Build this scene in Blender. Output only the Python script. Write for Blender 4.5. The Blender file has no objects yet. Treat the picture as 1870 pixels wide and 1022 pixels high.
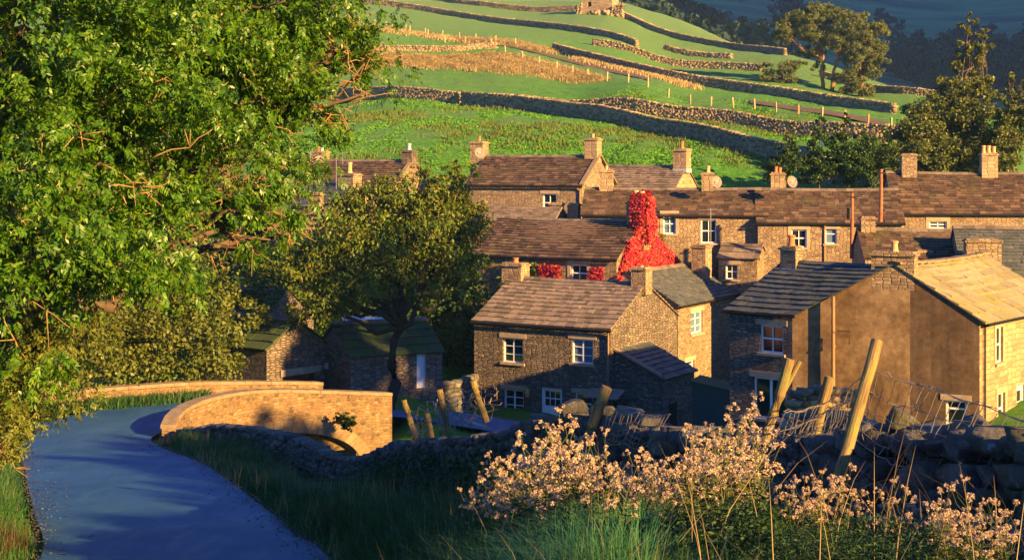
import bpy, math, random
import numpy as np
from mathutils import Vector
R = math.radians
random.seed(7); rng = np.random.default_rng(7)
scene = bpy.context.scene
COL = scene.collection

# ------------------------------------------------------------------ camera, world, sun
F = 2700.0; CZ = 14.0; HY = 300.0           # focal length and horizon in pixels of the 1870 wide photograph
cam = bpy.data.cameras.new('Camera'); camo = bpy.data.objects.new('Camera', cam); COL.objects.link(camo)
camo.location = (0, 0, CZ); camo.rotation_euler = (R(90), 0, 0)
cam.sensor_width = 36; cam.lens = 36*F/1870; cam.shift_y = -(511-HY)/1870
cam.clip_start = 0.1; cam.clip_end = 6000
scene.camera = camo
SUN_AZ = (0.743, -0.669); SUN_EL = 17.5
w = bpy.data.worlds.new('World'); scene.world = w; w.use_nodes = True
sky = w.node_tree.nodes.new('ShaderNodeTexSky'); sky.sky_type = 'NISHITA'; sky.sun_disc = False
sky.sun_elevation = R(SUN_EL); sky.sun_rotation = math.atan2(SUN_AZ[0], SUN_AZ[1])
sky.ozone_density = 8.0; sky.dust_density = 0.3; sky.air_density = 1.0
bg = w.node_tree.nodes['Background']; bg.inputs[1].default_value = 0.04
tint = w.node_tree.nodes.new('ShaderNodeMix'); tint.data_type = 'RGBA'; tint.blend_type = 'MULTIPLY'
tint.inputs[0].default_value = 1.0; tint.inputs[7].default_value = (.34, .90, 1.6, 1)
w.node_tree.links.new(sky.outputs[0], tint.inputs[6]); w.node_tree.links.new(tint.outputs[2], bg.inputs[0])
sl = bpy.data.lights.new('Sun', 'SUN'); sl.energy = 5.0; sl.angle = R(0.5); sl.color = (1.0, 0.60, 0.19)
so = bpy.data.objects.new('Sun', sl); COL.objects.link(so); so.location = (30, -30, 40)
c_ = math.cos(R(SUN_EL))
so.rotation_euler = Vector((SUN_AZ[0]*c_, SUN_AZ[1]*c_, math.sin(R(SUN_EL)))).to_track_quat('Z', 'Y').to_euler()
scene.view_settings.view_transform = 'Standard'; scene.view_settings.look = 'None'
scene.view_settings.exposure = 2.3; scene.view_settings.gamma = 1.0
scene.render.engine = 'CYCLES'

# ------------------------------------------------------------------ basic helpers
def P(px, py, D):
    return np.array([(px-935)*D/F, D, CZ-(py-HY)*D/F])
ORG = {}
def tag(o, label=None, cat=None, group=None, kind=None):
    if label: o['label'] = label
    if cat: o['category'] = cat
    if group: o['group'] = group
    if kind: o['kind'] = kind
    return o
def thing(name, label, cat, loc, group=None):
    o = bpy.data.objects.new(name, None); COL.objects.link(o); o.location = tuple(loc)
    o.empty_display_size = 0.3
    ORG[o] = np.array(loc, float); return tag(o, label, cat, group)
class MB:
    def __init__(s): s.v=[]; s.f=[]; s.uv=[]; s.mi=[]
    def face(s, pts, uvs=None, mi=0):
        n=len(s.v); s.v += [tuple(map(float,p)) for p in pts]; s.f.append(tuple(range(n,n+len(pts))))
        s.uv.append(uvs if uvs is not None else [(0.,0.)]*len(pts)); s.mi.append(mi)
    def quadw(s, a, b, c, d, mi=0):
        a,b,c,d=[np.array(q,float) for q in (a,b,c,d)]
        L=np.linalg.norm(b-a); u0=(a[0]+a[1])*1.0
        s.face([a,b,c,d],[(u0,a[2]),(u0+L,b[2]),(u0+L,c[2]),(u0,d[2])],mi)
    def box(s, o, ax, ay, az, jit=0, mi=0):
        o,ax,ay,az=[np.array(q,float) for q in (o,ax,ay,az)]
        c=[o,o+ax,o+ax+ay,o+ay,o+az,o+ax+az,o+ax+ay+az,o+ay+az]
        if jit: c=[q+rng.uniform(-jit,jit,3) for q in c]
        n=len(s.v); s.v+= [tuple(map(float,q)) for q in c]
        lx,ly,lz=[float(np.linalg.norm(q)) for q in (ax,ay,az)]
        u=float(o[0]+o[1]); z=float(o[2])
        for f,(a,b) in zip(((0,3,2,1),(4,5,6,7),(0,1,5,4),(1,2,6,5),(2,3,7,6),(3,0,4,7)),((ly,lx),(lx,ly),(lx,lz),(ly,lz),(lx,lz),(ly,lz))):
            s.f.append(tuple(n+i for i in f)); s.uv.append([(u,z),(u+a,z),(u+a,z+b),(u,z+b)]); s.mi.append(mi)
    def tube(s, pts, rad, n=8, cap=True, mi=0):
        pts=[np.array(p,float) for p in pts]
        if not hasattr(rad,'__len__'): rad=[rad]*len(pts)
        base=len(s.v); L=0
        for i,p in enumerate(pts):
            d=pts[min(i+1,len(pts)-1)]-pts[max(i-1,0)]; d/= (np.linalg.norm(d)+1e-9)
            a=np.cross(d,(0,0,1)) if abs(d[2])<.95 else np.cross(d,(0,1,0)); a/=np.linalg.norm(a); b=np.cross(d,a)
            for k in range(n):
                t=2*math.pi*k/n; s.v.append(tuple(p+rad[i]*(a*math.cos(t)+b*math.sin(t))))
        for i in range(len(pts)-1):
            l2=L+float(np.linalg.norm(pts[i+1]-pts[i])); c=2*math.pi*rad[i]
            for k in range(n):
                a=base+i*n+k; b=base+i*n+(k+1)%n
                s.f.append((a,b,b+n,a+n)); s.uv.append([(c*k/n,L),(c*(k+1)/n,L),(c*(k+1)/n,l2),(c*k/n,l2)]); s.mi.append(mi)
            L=l2
        if cap:
            s.f.append(tuple(base+k for k in range(n))[::-1]); s.uv.append([(0,0)]*n); s.mi.append(mi)
            e=base+(len(pts)-1)*n; s.f.append(tuple(e+k for k in range(n))); s.uv.append([(0,0)]*n); s.mi.append(mi)
    def lathe(s, o, prof, n=12, mi=0):
        base=len(s.v)
        for r,z in prof:
            for k in range(n):
                t=2*math.pi*k/n; s.v.append((o[0]+r*math.cos(t),o[1]+r*math.sin(t),o[2]+z))
        for i in range(len(prof)-1):
            for k in range(n):
                a=base+i*n+k; b=base+i*n+(k+1)%n
                s.f.append((a,b,b+n,a+n)); s.uv.append([(k/n,prof[i][1]),((k+1)/n,prof[i][1]),((k+1)/n,prof[i+1][1]),(k/n,prof[i+1][1])]); s.mi.append(mi)
        e=base+(len(prof)-1)*n; s.f.append(tuple(e+k for k in range(n))); s.uv.append([(0,0)]*n); s.mi.append(mi)
    def build(s, name, mat, parent=None, smooth=False, origin=None):
        org = ORG[parent] if parent is not None else np.array(origin if origin is not None else (0,0,0),float)
        v=np.array(s.v,float)-org
        me=bpy.data.meshes.new(name); me.from_pydata(v.tolist(),[],s.f); 
        uvl=me.uv_layers.new(name='UVMap'); flat=np.array([c for f in s.uv for q in f for c in q],dtype=np.float32)
        uvl.data.foreach_set('uv',flat)
        for m in (mat if isinstance(mat,(list,tuple)) else [mat]): me.materials.append(m)
        if any(s.mi): me.polygons.foreach_set('material_index',s.mi)
        if smooth: me.polygons.foreach_set('use_smooth',[True]*len(me.polygons))
        me.update()
        o=bpy.data.objects.new(name,me); COL.objects.link(o)
        if parent is not None: o.parent=parent
        else: o.location=tuple(org)
        ORG[o]=org; return o
def np_mesh(name, verts, faces4, mat, parent=None, origin=(0,0,0), smooth=False, uv=None):
    """verts (N,3), faces (M,k) numpy -> one mesh object"""
    org = ORG[parent] if parent is not None else np.array(origin,float)
    v=(verts-org).astype(np.float32); M,k=faces4.shape
    me=bpy.data.meshes.new(name); me.vertices.add(len(v)); me.vertices.foreach_set('co',v.ravel())
    me.loops.add(M*k); me.loops.foreach_set('vertex_index',faces4.ravel().astype(np.int32))
    me.polygons.add(M); me.polygons.foreach_set('loop_start',(np.arange(M)*k).astype(np.int32)); me.polygons.foreach_set('loop_total',np.full(M,k,np.int32))
    if uv is not None:
        l=me.uv_layers.new(name='UVMap'); l.data.foreach_set('uv',uv[faces4.ravel()].astype(np.float32).ravel())
    me.materials.append(mat)
    if smooth: me.polygons.foreach_set('use_smooth',np.ones(M,bool))
    me.update(calc_edges=True); me.validate()
    o=bpy.data.objects.new(name,me); COL.objects.link(o)
    if parent is not None: o.parent=parent
    else: o.location=tuple(org)
    ORG[o]=org; return o

# ------------------------------------------------------------------ materials
class NG:
    def __init__(s,name):
        s.m=bpy.data.materials.new(name); s.m.use_nodes=True; s.t=s.m.node_tree; s.n=s.t.nodes; s.b=s.n['Principled BSDF']
        s.b.inputs['Specular IOR Level'].default_value=0.25
    def node(s,typ,ins=None,**kw):
        n=s.n.new(typ)
        for k,v in kw.items(): setattr(n,k,v)
        for k,v in (ins or {}).items():
            if hasattr(v,'is_linked') or hasattr(v,'links'): s.t.links.new(v,n.inputs[k])
            else: n.inputs[k].default_value=v
        return n
    def ramp(s,fac,stops):
        n=s.n.new('ShaderNodeValToRGB'); s.t.links.new(fac,n.inputs[0]); e=n.color_ramp.elements
        while len(e)<len(stops): e.new(0.5)
        for q,(p,c) in zip(e,stops):
            q.position=p; q.color=(c[0],c[1],c[2],1) if hasattr(c,'__len__') else (c,c,c,1)
        return n.outputs[0]
    def mix(s,fac,a,b,mode='MIX'):
        n=s.n.new('ShaderNodeMix'); n.data_type='RGBA'; n.blend_type=mode
        for i,v in ((0,fac),(6,a),(7,b)):
            if hasattr(v,'links'): s.t.links.new(v,n.inputs[i])
            elif i==0: n.inputs[0].default_value=v
            else: n.inputs[i].default_value=(*v,1)
        return n.outputs[2]
    def math(s,op,a,b=0.0,c=0.0):
        n=s.n.new('ShaderNodeMath'); n.operation=op
        for i,v in enumerate((a,b,c)):
            if hasattr(v,'links'): s.t.links.new(v,n.inputs[i])
            else: n.inputs[i].default_value=v
        return n.outputs[0]
    def coord(s,kind='Object',scale=(1,1,1)):
        c=s.n.new('ShaderNodeTexCoord'); m=s.n.new('ShaderNodeMapping'); m.inputs['Scale'].default_value=scale
        s.t.links.new(c.outputs[kind],m.inputs[0]); return m.outputs[0]
    def noise(s,vec,scale,detail=4,rough=0.6):
        return s.node('ShaderNodeTexNoise',{'Vector':vec,'Scale':scale,'Detail':detail,'Roughness':rough}).outputs['Fac']
    def bump(s,h,strength=0.5,dist=0.02,prev=None):
        n=s.node('ShaderNodeBump',{'Strength':strength,'Distance':dist,'Height':h})
        if prev is not None: s.t.links.new(prev,n.inputs['Normal'])
        return n.outputs[0]
    def out(s,col=None,rough=0.85,normal=None):
        if col is not None:
            if hasattr(col,'links'): s.t.links.new(col,s.b.inputs['Base Color'])
            else: s.b.inputs['Base Color'].default_value=(*col,1)
        if hasattr(rough,'links'): s.t.links.new(rough,s.b.inputs['Roughness'])
        else: s.b.inputs['Roughness'].default_value=rough
        if normal is not None: s.t.links.new(normal,s.b.inputs['Normal'])
        return s.m
def stone(name, tones, mortar=(.15,.11,.07), sx=4.2, sy=9.5, depth=.05, rnd=.75, gap=.06, lichen=None, strength=.9):
    g=NG(name); uv=g.coord('UV',(1,1,1))
    wob=g.node('ShaderNodeTexNoise',{'Vector':uv,'Scale':1.7,'Detail':2.0})
    uv2=g.node('ShaderNodeVectorMath',{0:wob.outputs['Color'],1:(.22,.10,0)},operation='MULTIPLY').outputs[0]
    uv3=g.node('ShaderNodeVectorMath',{0:uv,1:uv2},operation='ADD').outputs[0]
    uv4=g.node('ShaderNodeVectorMath',{0:uv3,1:(sx,sy,1)},operation='MULTIPLY').outputs[0]
    v=g.node('ShaderNodeTexVoronoi',{'Vector':uv4,'Scale':1.0,'Randomness':rnd},voronoi_dimensions='2D')
    e=g.node('ShaderNodeTexVoronoi',{'Vector':uv4,'Scale':1.0,'Randomness':rnd},voronoi_dimensions='2D',feature='DISTANCE_TO_EDGE')
    sep=g.node('ShaderNodeSeparateColor',{0:v.outputs['Color']})
    n=len(tones); col=g.ramp(sep.outputs[0],[(i/(n-1),t) for i,t in enumerate(tones)])
    fine=g.noise(uv,9,6,.7); col=g.mix(.65,col,g.ramp(fine,[(.3,.55),(.7,1.25)]),'MULTIPLY')
    big=g.noise(uv,.45,4,.6); col=g.mix(.7,col,g.ramp(big,[(.35,.68),(.65,1.15)]),'MULTIPLY')
    if lichen is not None: col=g.mix(g.ramp(g.noise(uv,1.3,6,.7),[(.55,0.),(.72,.7)]),col,lichen)
    edge=g.ramp(e.outputs['Distance'],[(0,0.),(gap*2.2,1.)])
    col=g.mix(edge,mortar,col)
    h=g.math('ADD',g.math('MULTIPLY',edge,.6),g.math('ADD',g.math('MULTIPLY',sep.outputs[1],.7),g.math('MULTIPLY',fine,.5)))
    return g.out(col,.9,g.bump(h,strength,depth))
def island(name, tones, rough=.85, var=.5, moss=None, mossrange=(.55,.7), bstr=.5, bdist=.01, nscale=6, speck=None):
    g=NG(name); ob=g.coord('Object')
    r=g.node('ShaderNodeNewGeometry').outputs['Random Per Island']; n=len(tones)
    col=g.ramp(r,[(i/(n-1),t) for i,t in enumerate(tones)])
    f=g.noise(ob,nscale,6,.7); col=g.mix(var,col,g.ramp(f,[(.3,.45),(.7,1.3)]),'MULTIPLY')
    if moss is not None: col=g.mix(g.ramp(g.noise(ob,.8,6,.75),[(mossrange[0],0.),(mossrange[1],.85)]),col,moss)
    if speck is not None: col=g.mix(g.ramp(g.noise(ob,7,4,.8),[(.62,0.),(.69,.8)]),col,speck)
    return g.out(col,rough,g.bump(g.noise(ob,nscale*3,6,.7),bstr,bdist))
def simple(name,col,rough=.6,metal=0,var=.3,scale=5,bstr=.2):
    g=NG(name); ob=g.coord('Object'); f=g.noise(ob,scale,5,.65)
    c=g.mix(var,col,g.ramp(f,[(.3,.5),(.7,1.3)]),'MULTIPLY'); g.b.inputs['Metallic'].default_value=metal
    return g.out(c,rough,g.bump(f,bstr,.01))
def leafmat(name,tones,trans=.35,gloss=.5,patch=.55):
    g=NG(name); r=g.node('ShaderNodeNewGeometry').outputs['Random Per Island']; n=len(tones)
    col=g.ramp(r,[(i/(n-1),t) for i,t in enumerate(tones)])
    col=g.mix(patch,col,g.ramp(g.noise(g.coord('Object'),.7,3,.6),[(.3,(.6,.65,.6)),(.7,(1.35,1.2,1.0))]),'MULTIPLY')
    g.b.inputs['Specular IOR Level'].default_value=.35; g.out(col,gloss)
    tr=g.node('ShaderNodeBsdfTranslucent',{'Color':col}); mx=g.node('ShaderNodeMixShader',{0:trans})
    g.t.links.new(g.b.outputs[0],mx.inputs[1]); g.t.links.new(tr.outputs[0],mx.inputs[2])
    g.t.links.new(mx.outputs[0],g.n['Material Output'].inputs[0]); return g.m

M={}
M['rubble']=stone('golden rubble stone',[(.20,.13,.08),(.34,.24,.14),(.26,.18,.11),(.42,.31,.18),(.15,.11,.08)])
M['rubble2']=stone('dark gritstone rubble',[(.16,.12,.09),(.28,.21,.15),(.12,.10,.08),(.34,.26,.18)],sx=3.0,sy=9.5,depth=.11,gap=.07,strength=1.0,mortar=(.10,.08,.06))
M['block']=stone('squared golden stone',[(.30,.20,.11),(.42,.30,.16),(.36,.25,.14),(.24,.16,.10)],sx=2.2,sy=4.4,rnd=.45,mortar=(.30,.23,.14),gap=.04)
M['bridge']=stone('bridge stone',[(.12,.07,.035),(.24,.145,.065),(.17,.10,.05),(.29,.19,.09),(.09,.06,.035)],sx=4.6,sy=8.5,rnd=.75,mortar=(.30,.20,.10),gap=.06,depth=.05,lichen=(.075,.06,.03))
M['abut']=stone('abutment stone',[(.22,.17,.13),(.30,.24,.18),(.18,.14,.11)],sx=1.4,sy=2.6,rnd=.7,mortar=(.2,.16,.12),depth=.06)
M['chim']=stone('chimney stone',[(.30,.20,.11),(.42,.30,.17),(.22,.15,.09)],sx=3.2,sy=7.5,rnd=.4,mortar=(.12,.09,.06),gap=.05)
g=NG('brown render'); uv=g.coord('UV'); a=g.noise(uv,.35,6,.65); b=g.noise(uv,3.0,8,.75); st=g.noise(g.coord('UV',(2.2,.22,1)),1.2,6,.7)
c=g.ramp(a,[(.36,(.12,.068,.03)),(.5,(.22,.135,.062)),(.64,(.34,.225,.11))])
c=g.mix(.25,c,g.ramp(st,[(.35,.55),(.65,1.25)]),'MULTIPLY'); c=g.mix(.8,c,g.ramp(b,[(.35,.55),(.65,1.35)]),'MULTIPLY')
c=g.mix(g.ramp(g.noise(uv,11,3,.9),[(.70,0.),(.74,.8)]),c,(.5,.42,.3))
M['render']=g.out(c,.95,g.bump(g.math('ADD',b,g.noise(uv,22,4,.8)),.55,.02))
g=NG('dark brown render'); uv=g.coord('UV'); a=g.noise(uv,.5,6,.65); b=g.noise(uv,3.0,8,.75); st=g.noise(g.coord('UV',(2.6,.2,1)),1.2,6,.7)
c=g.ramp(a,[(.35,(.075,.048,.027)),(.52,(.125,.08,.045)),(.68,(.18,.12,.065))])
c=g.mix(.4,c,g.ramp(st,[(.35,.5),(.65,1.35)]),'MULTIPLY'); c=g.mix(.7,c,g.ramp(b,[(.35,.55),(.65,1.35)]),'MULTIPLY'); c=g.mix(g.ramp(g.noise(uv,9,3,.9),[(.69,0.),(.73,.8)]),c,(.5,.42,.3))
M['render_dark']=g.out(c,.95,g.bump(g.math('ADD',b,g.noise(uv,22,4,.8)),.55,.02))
SL=[(.050,.030,.019),(.105,.060,.036),(.075,.044,.028),(.175,.11,.065),(.035,.024,.018),(.095,.058,.036)]
M['slate']=island('stone roof slates',SL,.8,.6,moss=(.095,.085,.022),mossrange=(.53,.70),speck=(.34,.29,.22),bstr=.6,bdist=.02)
M['slate_pale']=island('pale stone slates',[(.14,.105,.07),(.21,.16,.11),(.27,.20,.14),(.11,.085,.06)],.85,.6,speck=(.42,.36,.27),bstr=.6,bdist=.02)
M['slate_moss']=island('mossy stone slates',[(.20,.17,.10),(.30,.25,.15),(.24,.20,.12),(.34,.29,.18)],.9,.6,moss=(.20,.19,.035),mossrange=(.46,.64),bstr=.6,bdist=.02)
M['slate_dark']=island('dark slates',[(.06,.065,.07),(.10,.105,.10),(.075,.085,.075),(.14,.135,.12)],.7,.6,moss=(.045,.06,.03),speck=(.3,.32,.3),bstr=.6,bdist=.02)
M['slate_green']=island('green mossy slabs',[(.035,.055,.022),(.05,.07,.03),(.06,.07,.04)],.9,.5,moss=(.05,.09,.015),mossrange=(.4,.6))
M['ridge']=island('ridge stones',[(.15,.11,.085),(.22,.17,.12),(.10,.08,.06)],.9,.5,moss=(.12,.12,.03))
M['coping']=simple('coping stone',(.23,.165,.095),.9,var=.6,scale=3)
M['sill']=simple('sandstone dressing',(.38,.28,.18),.9,var=.5,scale=3)
M['white']=simple('white paint',(.78,.78,.76),.45,var=.12)
M['offwhite']=simple('weathered white paint',(.62,.62,.62),.5,var=.2)
M['glass']=simple('window glass',(.012,.016,.022),.06,var=.1,bstr=.02); M['glass'].node_tree.nodes['Principled BSDF'].inputs['Specular IOR Level'].default_value=.9
M['glass2']=simple('window glass with blind',(.10,.17,.24),.12,var=.5,scale=1.5,bstr=.02)
M['skyglass']=simple('roof light glass',(.30,.42,.55),.15,var=.3,bstr=.02)
M['black']=simple('black gutter paint',(.012,.011,.011),.45)
M['pipe']=simple('brown downpipe',(.30,.16,.07),.5)
M['terra']=simple('terracotta',(.50,.17,.06),.8,var=.5)
M['buff']=simple('buff clay',(.55,.33,.14),.8,var=.4)
M['pot_white']=simple('grey white clay pot',(.55,.53,.5),.7)
M['lead']=simple('lead flashing',(.33,.36,.40),.5)
M['dish']=simple('satellite dish grey',(.20,.15,.125),.5,var=.15)
M['metal']=simple('aerial metal',(.55,.52,.48),.4,metal=.7)
M['wire']=simple('galvanised wire',(.30,.25,.19),.45,metal=.55,var=.4)
M['rusty']=simple('reddish weathered pole',(.34,.12,.05),.8,var=.7,scale=3)
M['greendoor']=simple('dark green boards',(.02,.06,.055),.6)
M['reddoor']=simple('dark red door',(.10,.02,.012),.6)
M['darkdoor']=simple('dark doorway boards',(.02,.015,.012),.8)
g=NG('lichened fence post'); ob=g.coord('UV',(14,1.2,1)); f=g.noise(ob,2.0,6,.7); c=g.ramp(f,[(.3,(.05,.035,.015)),(.5,(.19,.13,.05)),(.7,(.32,.23,.09))])
c=g.mix(g.ramp(g.noise(g.coord('Object'),5,5,.7),[(.48,0.),(.66,.7)]),c,(.19,.20,.045)); M['post']=g.out(c,.9,g.bump(f,.9,.012))
M['drystone']=island('dry stone',[(.06,.058,.052),(.11,.10,.085),(.17,.155,.125),(.08,.075,.07),(.23,.20,.15)],.9,.8,moss=(.09,.095,.025),mossrange=(.52,.68),bstr=1.0,bdist=.06,nscale=7,speck=(.42,.42,.40))
M['fieldstone']=island('golden field wall stone',[(.17,.12,.065),(.28,.205,.11),(.37,.28,.15),(.23,.165,.09),(.12,.09,.06)],.95,.5,bstr=.5,bdist=.05,nscale=3)
M['bark']=simple('bark',(.10,.07,.045),.95,var=.7,scale=6,bstr=.8)
M['bark_dark']=simple('dark bark',(.03,.022,.016),.95,var=.7,scale=6,bstr=.8)
M['bark_pine']=simple('orange pine bark',(.30,.14,.06),.9,var=.7,scale=4,bstr=.8)
M['twig']=simple('sunlit twig bark',(.26,.16,.07),.9,var=.5,scale=8)
M['ash']=leafmat('ash leaves',[(.022,.085,.005),(.05,.15,.007),(.10,.21,.009),(.035,.12,.006),(.16,.24,.012)],.33,.40)
M['hazel']=leafmat('hazel leaves',[(.08,.12,.015),(.13,.16,.02),(.17,.19,.03),(.06,.10,.012)],.35)
M['cherry']=leafmat('cherry leaves',[(.06,.12,.010),(.11,.18,.014),(.17,.20,.016),(.045,.10,.008),(.20,.15,.02)],.3)
M['dark_leaf']=leafmat('dark hedge leaves',[(.02,.055,.008),(.035,.08,.010),(.05,.10,.012)],.25)
M['poplar']=leafmat('poplar leaves',[(.07,.11,.02),(.12,.15,.03),(.16,.18,.04),(.09,.12,.02)],.3)
M['pine']=leafmat('pine needles',[(.06,.10,.03),(.11,.14,.04),(.16,.17,.05),(.07,.10,.03)],.15,.7)
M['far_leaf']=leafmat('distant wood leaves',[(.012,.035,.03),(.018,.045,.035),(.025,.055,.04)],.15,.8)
M['red']=leafmat('scarlet creeper leaves',[(.50,.010,.06),(.58,.02,.10),(.52,.04,.02),(.34,.006,.05),(.60,.14,.03),(.55,.02,.08),(.20,.12,.01)],.3)
M['grass']=leafmat('grass blades',[(.02,.085,.015),(.035,.12,.02),(.05,.14,.025),(.025,.07,.015),(.09,.13,.03)],.35,.6)
M['dry']=leafmat('dry grass stems',[(.30,.21,.09),(.42,.31,.14),(.24,.17,.08)],.3,.7)
M['tan']=leafmat('tan hill grass',[(.42,.30,.12),(.55,.42,.19),(.34,.25,.10),(.24,.22,.07)],.3,.8)
M['rush']=leafmat('rush tufts',[(.10,.15,.02),(.15,.18,.03),(.08,.13,.02)],.3,.8)
M['stem']=leafmat('thistle stems',[(.07,.12,.03),(.14,.15,.04),(.10,.13,.03)],.2,.7)
M['fluff']=leafmat('thistle down',[(.55,.40,.25),(.68,.57,.43),(.40,.25,.13),(.60,.46,.32),(.30,.17,.09)],.3,.9,patch=.2)
M['bracken']=leafmat('bracken',[(.015,.05,.012),(.03,.075,.016),(.045,.09,.02)],.3,.7)
# ground
g=NG('field grass'); ob=g.coord('Object'); n1=g.noise(ob,.035,6,.6); n2=g.noise(ob,.9,8,.75); n3=g.noise(g.coord('Object',(.25,1,1)),.35,7,.7)
c=g.ramp(n2,[(.3,(.03,.11,.006)),(.5,(.065,.21,.010)),(.7,(.11,.28,.02))])
c=g.mix(g.ramp(n3,[(.5,0.),(.72,.55)]),c,(.15,.19,.045)); c=g.mix(g.ramp(n1,[(.42,0.),(.62,.45)]),c,(.11,.19,.04))
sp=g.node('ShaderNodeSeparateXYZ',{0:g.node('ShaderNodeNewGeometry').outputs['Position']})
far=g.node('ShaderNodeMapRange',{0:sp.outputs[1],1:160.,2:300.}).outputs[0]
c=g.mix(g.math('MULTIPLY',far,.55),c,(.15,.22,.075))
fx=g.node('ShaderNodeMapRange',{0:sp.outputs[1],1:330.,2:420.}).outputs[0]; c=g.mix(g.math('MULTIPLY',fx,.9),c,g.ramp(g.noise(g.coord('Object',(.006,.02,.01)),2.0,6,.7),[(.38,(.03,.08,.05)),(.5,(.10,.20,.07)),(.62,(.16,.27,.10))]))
M['field']=g.out(c,.95,g.bump(g.math('ADD',n2,n3),1.0,.45))
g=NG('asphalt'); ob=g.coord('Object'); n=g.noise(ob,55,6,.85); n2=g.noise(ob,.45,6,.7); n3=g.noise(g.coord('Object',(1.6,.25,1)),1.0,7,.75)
c=g.ramp(n2,[(.35,(.014,.062,.135)),(.65,(.027,.098,.195))]); c=g.mix(g.ramp(n3,[(.5,0.),(.7,.55)]),c,(.05,.13,.22)); c=g.mix(.7,c,g.ramp(n,[(.35,.45),(.7,1.6)]),'MULTIPLY')  # blue of sky-lit shade put into the asphalt base colour
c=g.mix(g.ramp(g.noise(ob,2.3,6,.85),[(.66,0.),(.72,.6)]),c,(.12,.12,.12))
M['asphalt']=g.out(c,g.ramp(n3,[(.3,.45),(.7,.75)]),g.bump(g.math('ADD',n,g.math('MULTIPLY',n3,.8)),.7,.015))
M['earth']=simple('brown earth',(.115,.068,.04),.95,var=.6,scale=1,bstr=.6)
M['water']=simple('stream water',(.01,.015,.015),.08,var=.1)

# ------------------------------------------------------------------ terrain
ROAD=[(-8,-2.9,-7.6,11.2),(0,-2.8,-7.5,10.4),(6,-2.4,-7.1,9.7),(12,-2.0,-6.8,9.0),(18,-2.1,-6.9,8.3),(24,-3.0,-7.65,7.6),(30,-4.9,-9.7,6.9),(36,-6.8,-11.8,6.2),(42,-8.9,-13.9,5.53),(48,-11.5,-16.2,4.84)]
WALL=[(3.9,5.5,12.9,11.7),(3.45,8,12.55,11.3),(3.25,9.5,12.3,11.0),(2.85,11,12.05,10.75),(2.48,13,11.62,10.45),(1.57,16,11.2,10.0),(.81,19,10.8,9.5),(-.5,25,9.45,8.2),(-2.3,32,8.0,6.8),(-4.15,38,6.5,5.1),(-5.8,42,6.2,4.8),(-7.25,45,5.95,4.7),(-9.3,48.5,5.5,4.5),(-11.4,51.2,4.9,4.25)]
GP=[(0,0,12.3),(3,0,12.7),(-1,-6,12.6),(8,0,13.2),(0.2,9,11.55),(3.2,6.5,11.9),(-.9,9,10.9),(1.6,12,10.9),(-.2,14,10.25),(.4,6,11.9),(-.7,18,9.5),(-1.2,16,9.3),(-1.7,21,8.7),(-2.2,25,8.0),(-3.2,30,7.2),
 (-10,24,7.9),(-14,24,8.4),(-11,12,9.4),(-12,0,10.8),(-14,36,6.5),(-18,36,7),(-18,46,5.4),(-24,50,6),(-30,30,9),(-40,60,8),(-60,100,14),(-30,75,5),
 (-14,52,4.3),(-17,54,4.4),(-20,57,4.3),(-13,58,3.6),(-7.6,57.5,.4),(-5.2,55.2,.3),(-1,52,.0),(-9.5,61,.4),(-13,66,1.0),(3,55,-.4),(8,60,-.4),(-4.2,60.4,2.9),(-5,63,3.1),(-3,66,2.8),(1,66,2.0),(-5,70,3.3),(-9,70,3.3),(-14,70,3.6),(-20,72,4.2),
 (-1,73,1.2),(4,70,.3),(5,75,.0),(11,76,.5),(12,72,.7),(11.8,85,.6),(13.2,88,.8),(13,82,.9),(16,88,2.2),(14.5,68,1.3),(-2,80,1.4),(11,66,1.0),(12,62,2.8),(16,58,3.2),(19,56,3.6),(24,60,4.2),(10.5,80,.8),(0,88,4.0),(5,88,4.0),(-12,88,5.0),(20,84,5.5),(30,85,7),
 (5,95,6.5),(17,92.5,5.2),(25,90,6.5),(35,92,7.5),(-8,100,8.0),(-14,96,7.6),(4,104,8.4),(14,104,8.4),
 (10,42,1.5),(7,30,4.5),(11,36,2.8),(5,20,8.0),(7,24,6.4),(14,48,2.2),(2,40,2.5),(0,46,1.2),(6,50,.8),(6,12,10.2),(10,16,9.6),(22,-6,14.2),(30,5,13.6),(40,15,13),(30,34,8.5),(40,40,9),(60,60,11),(22,46,4.0),(15,25,7.2),(50,-30,20),(0,-40,15),(-40,-20,12),(90,20,18)]
GPX=[(540,275,122),(650,255,125),(800,296,116),(1000,287,118),(1150,297,116),(1300,322,112),(1420,337,110),(1550,330,110),(1700,330,110),(1860,318,112),
 (850,190,160),(1000,207,150),(1200,243,135),(1350,274,124),(1480,302,116),(720,180,165),(600,190,170),(1300,222,143),(1450,247,137),(1600,253,132),(1800,262,130),
 (1050,200,156),(1183,168,160),(1220,180,160),(1378,200,152),(1501,215,146),(1628,235,140),(923,98,200),(1046,142,180),(700,95,205),(834,95,205),(1012,96,212),(1200,140,190),(1390,172,178),(1500,190,170),(1633,210,160),
 (1200,112,225),(1383,130,215),(1583,168,205),(1648,172,200),(1800,200,190),(600,37,240),(780,62,228),(942,84,212),(620,2,300),(765,20,285),(902,42,270),(1163,86,235),(800,2,330),(971,22,310),(1200,60,280),(1433,102,240),(1550,135,225),(1650,165,215),
 (1055,22,300),(1133,28,295),(1250,40,320),(1130,4,350),(560,-20,350),(900,-60,420),
 (1250,85,420),(1450,150,360),(1650,240,330),(1850,270,300),
 (1450,140,520),(1650,190,480),(1850,230,450),(1250,60,560),(1600,110,650),(1850,140,650),(1200,10,700),(1400,30,720),(1600,60,780),(1850,70,780),(1300,-60,900),(1600,0,900),(1900,0,900),(1600,-60,1050),(1900,-60,1050),(1000,-120,900),(500,-120,600),(0,-60,500),(0,50,250),(-600,100,300)]
pts=list(GP)+[tuple(P(*q)) for q in GPX]
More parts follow.
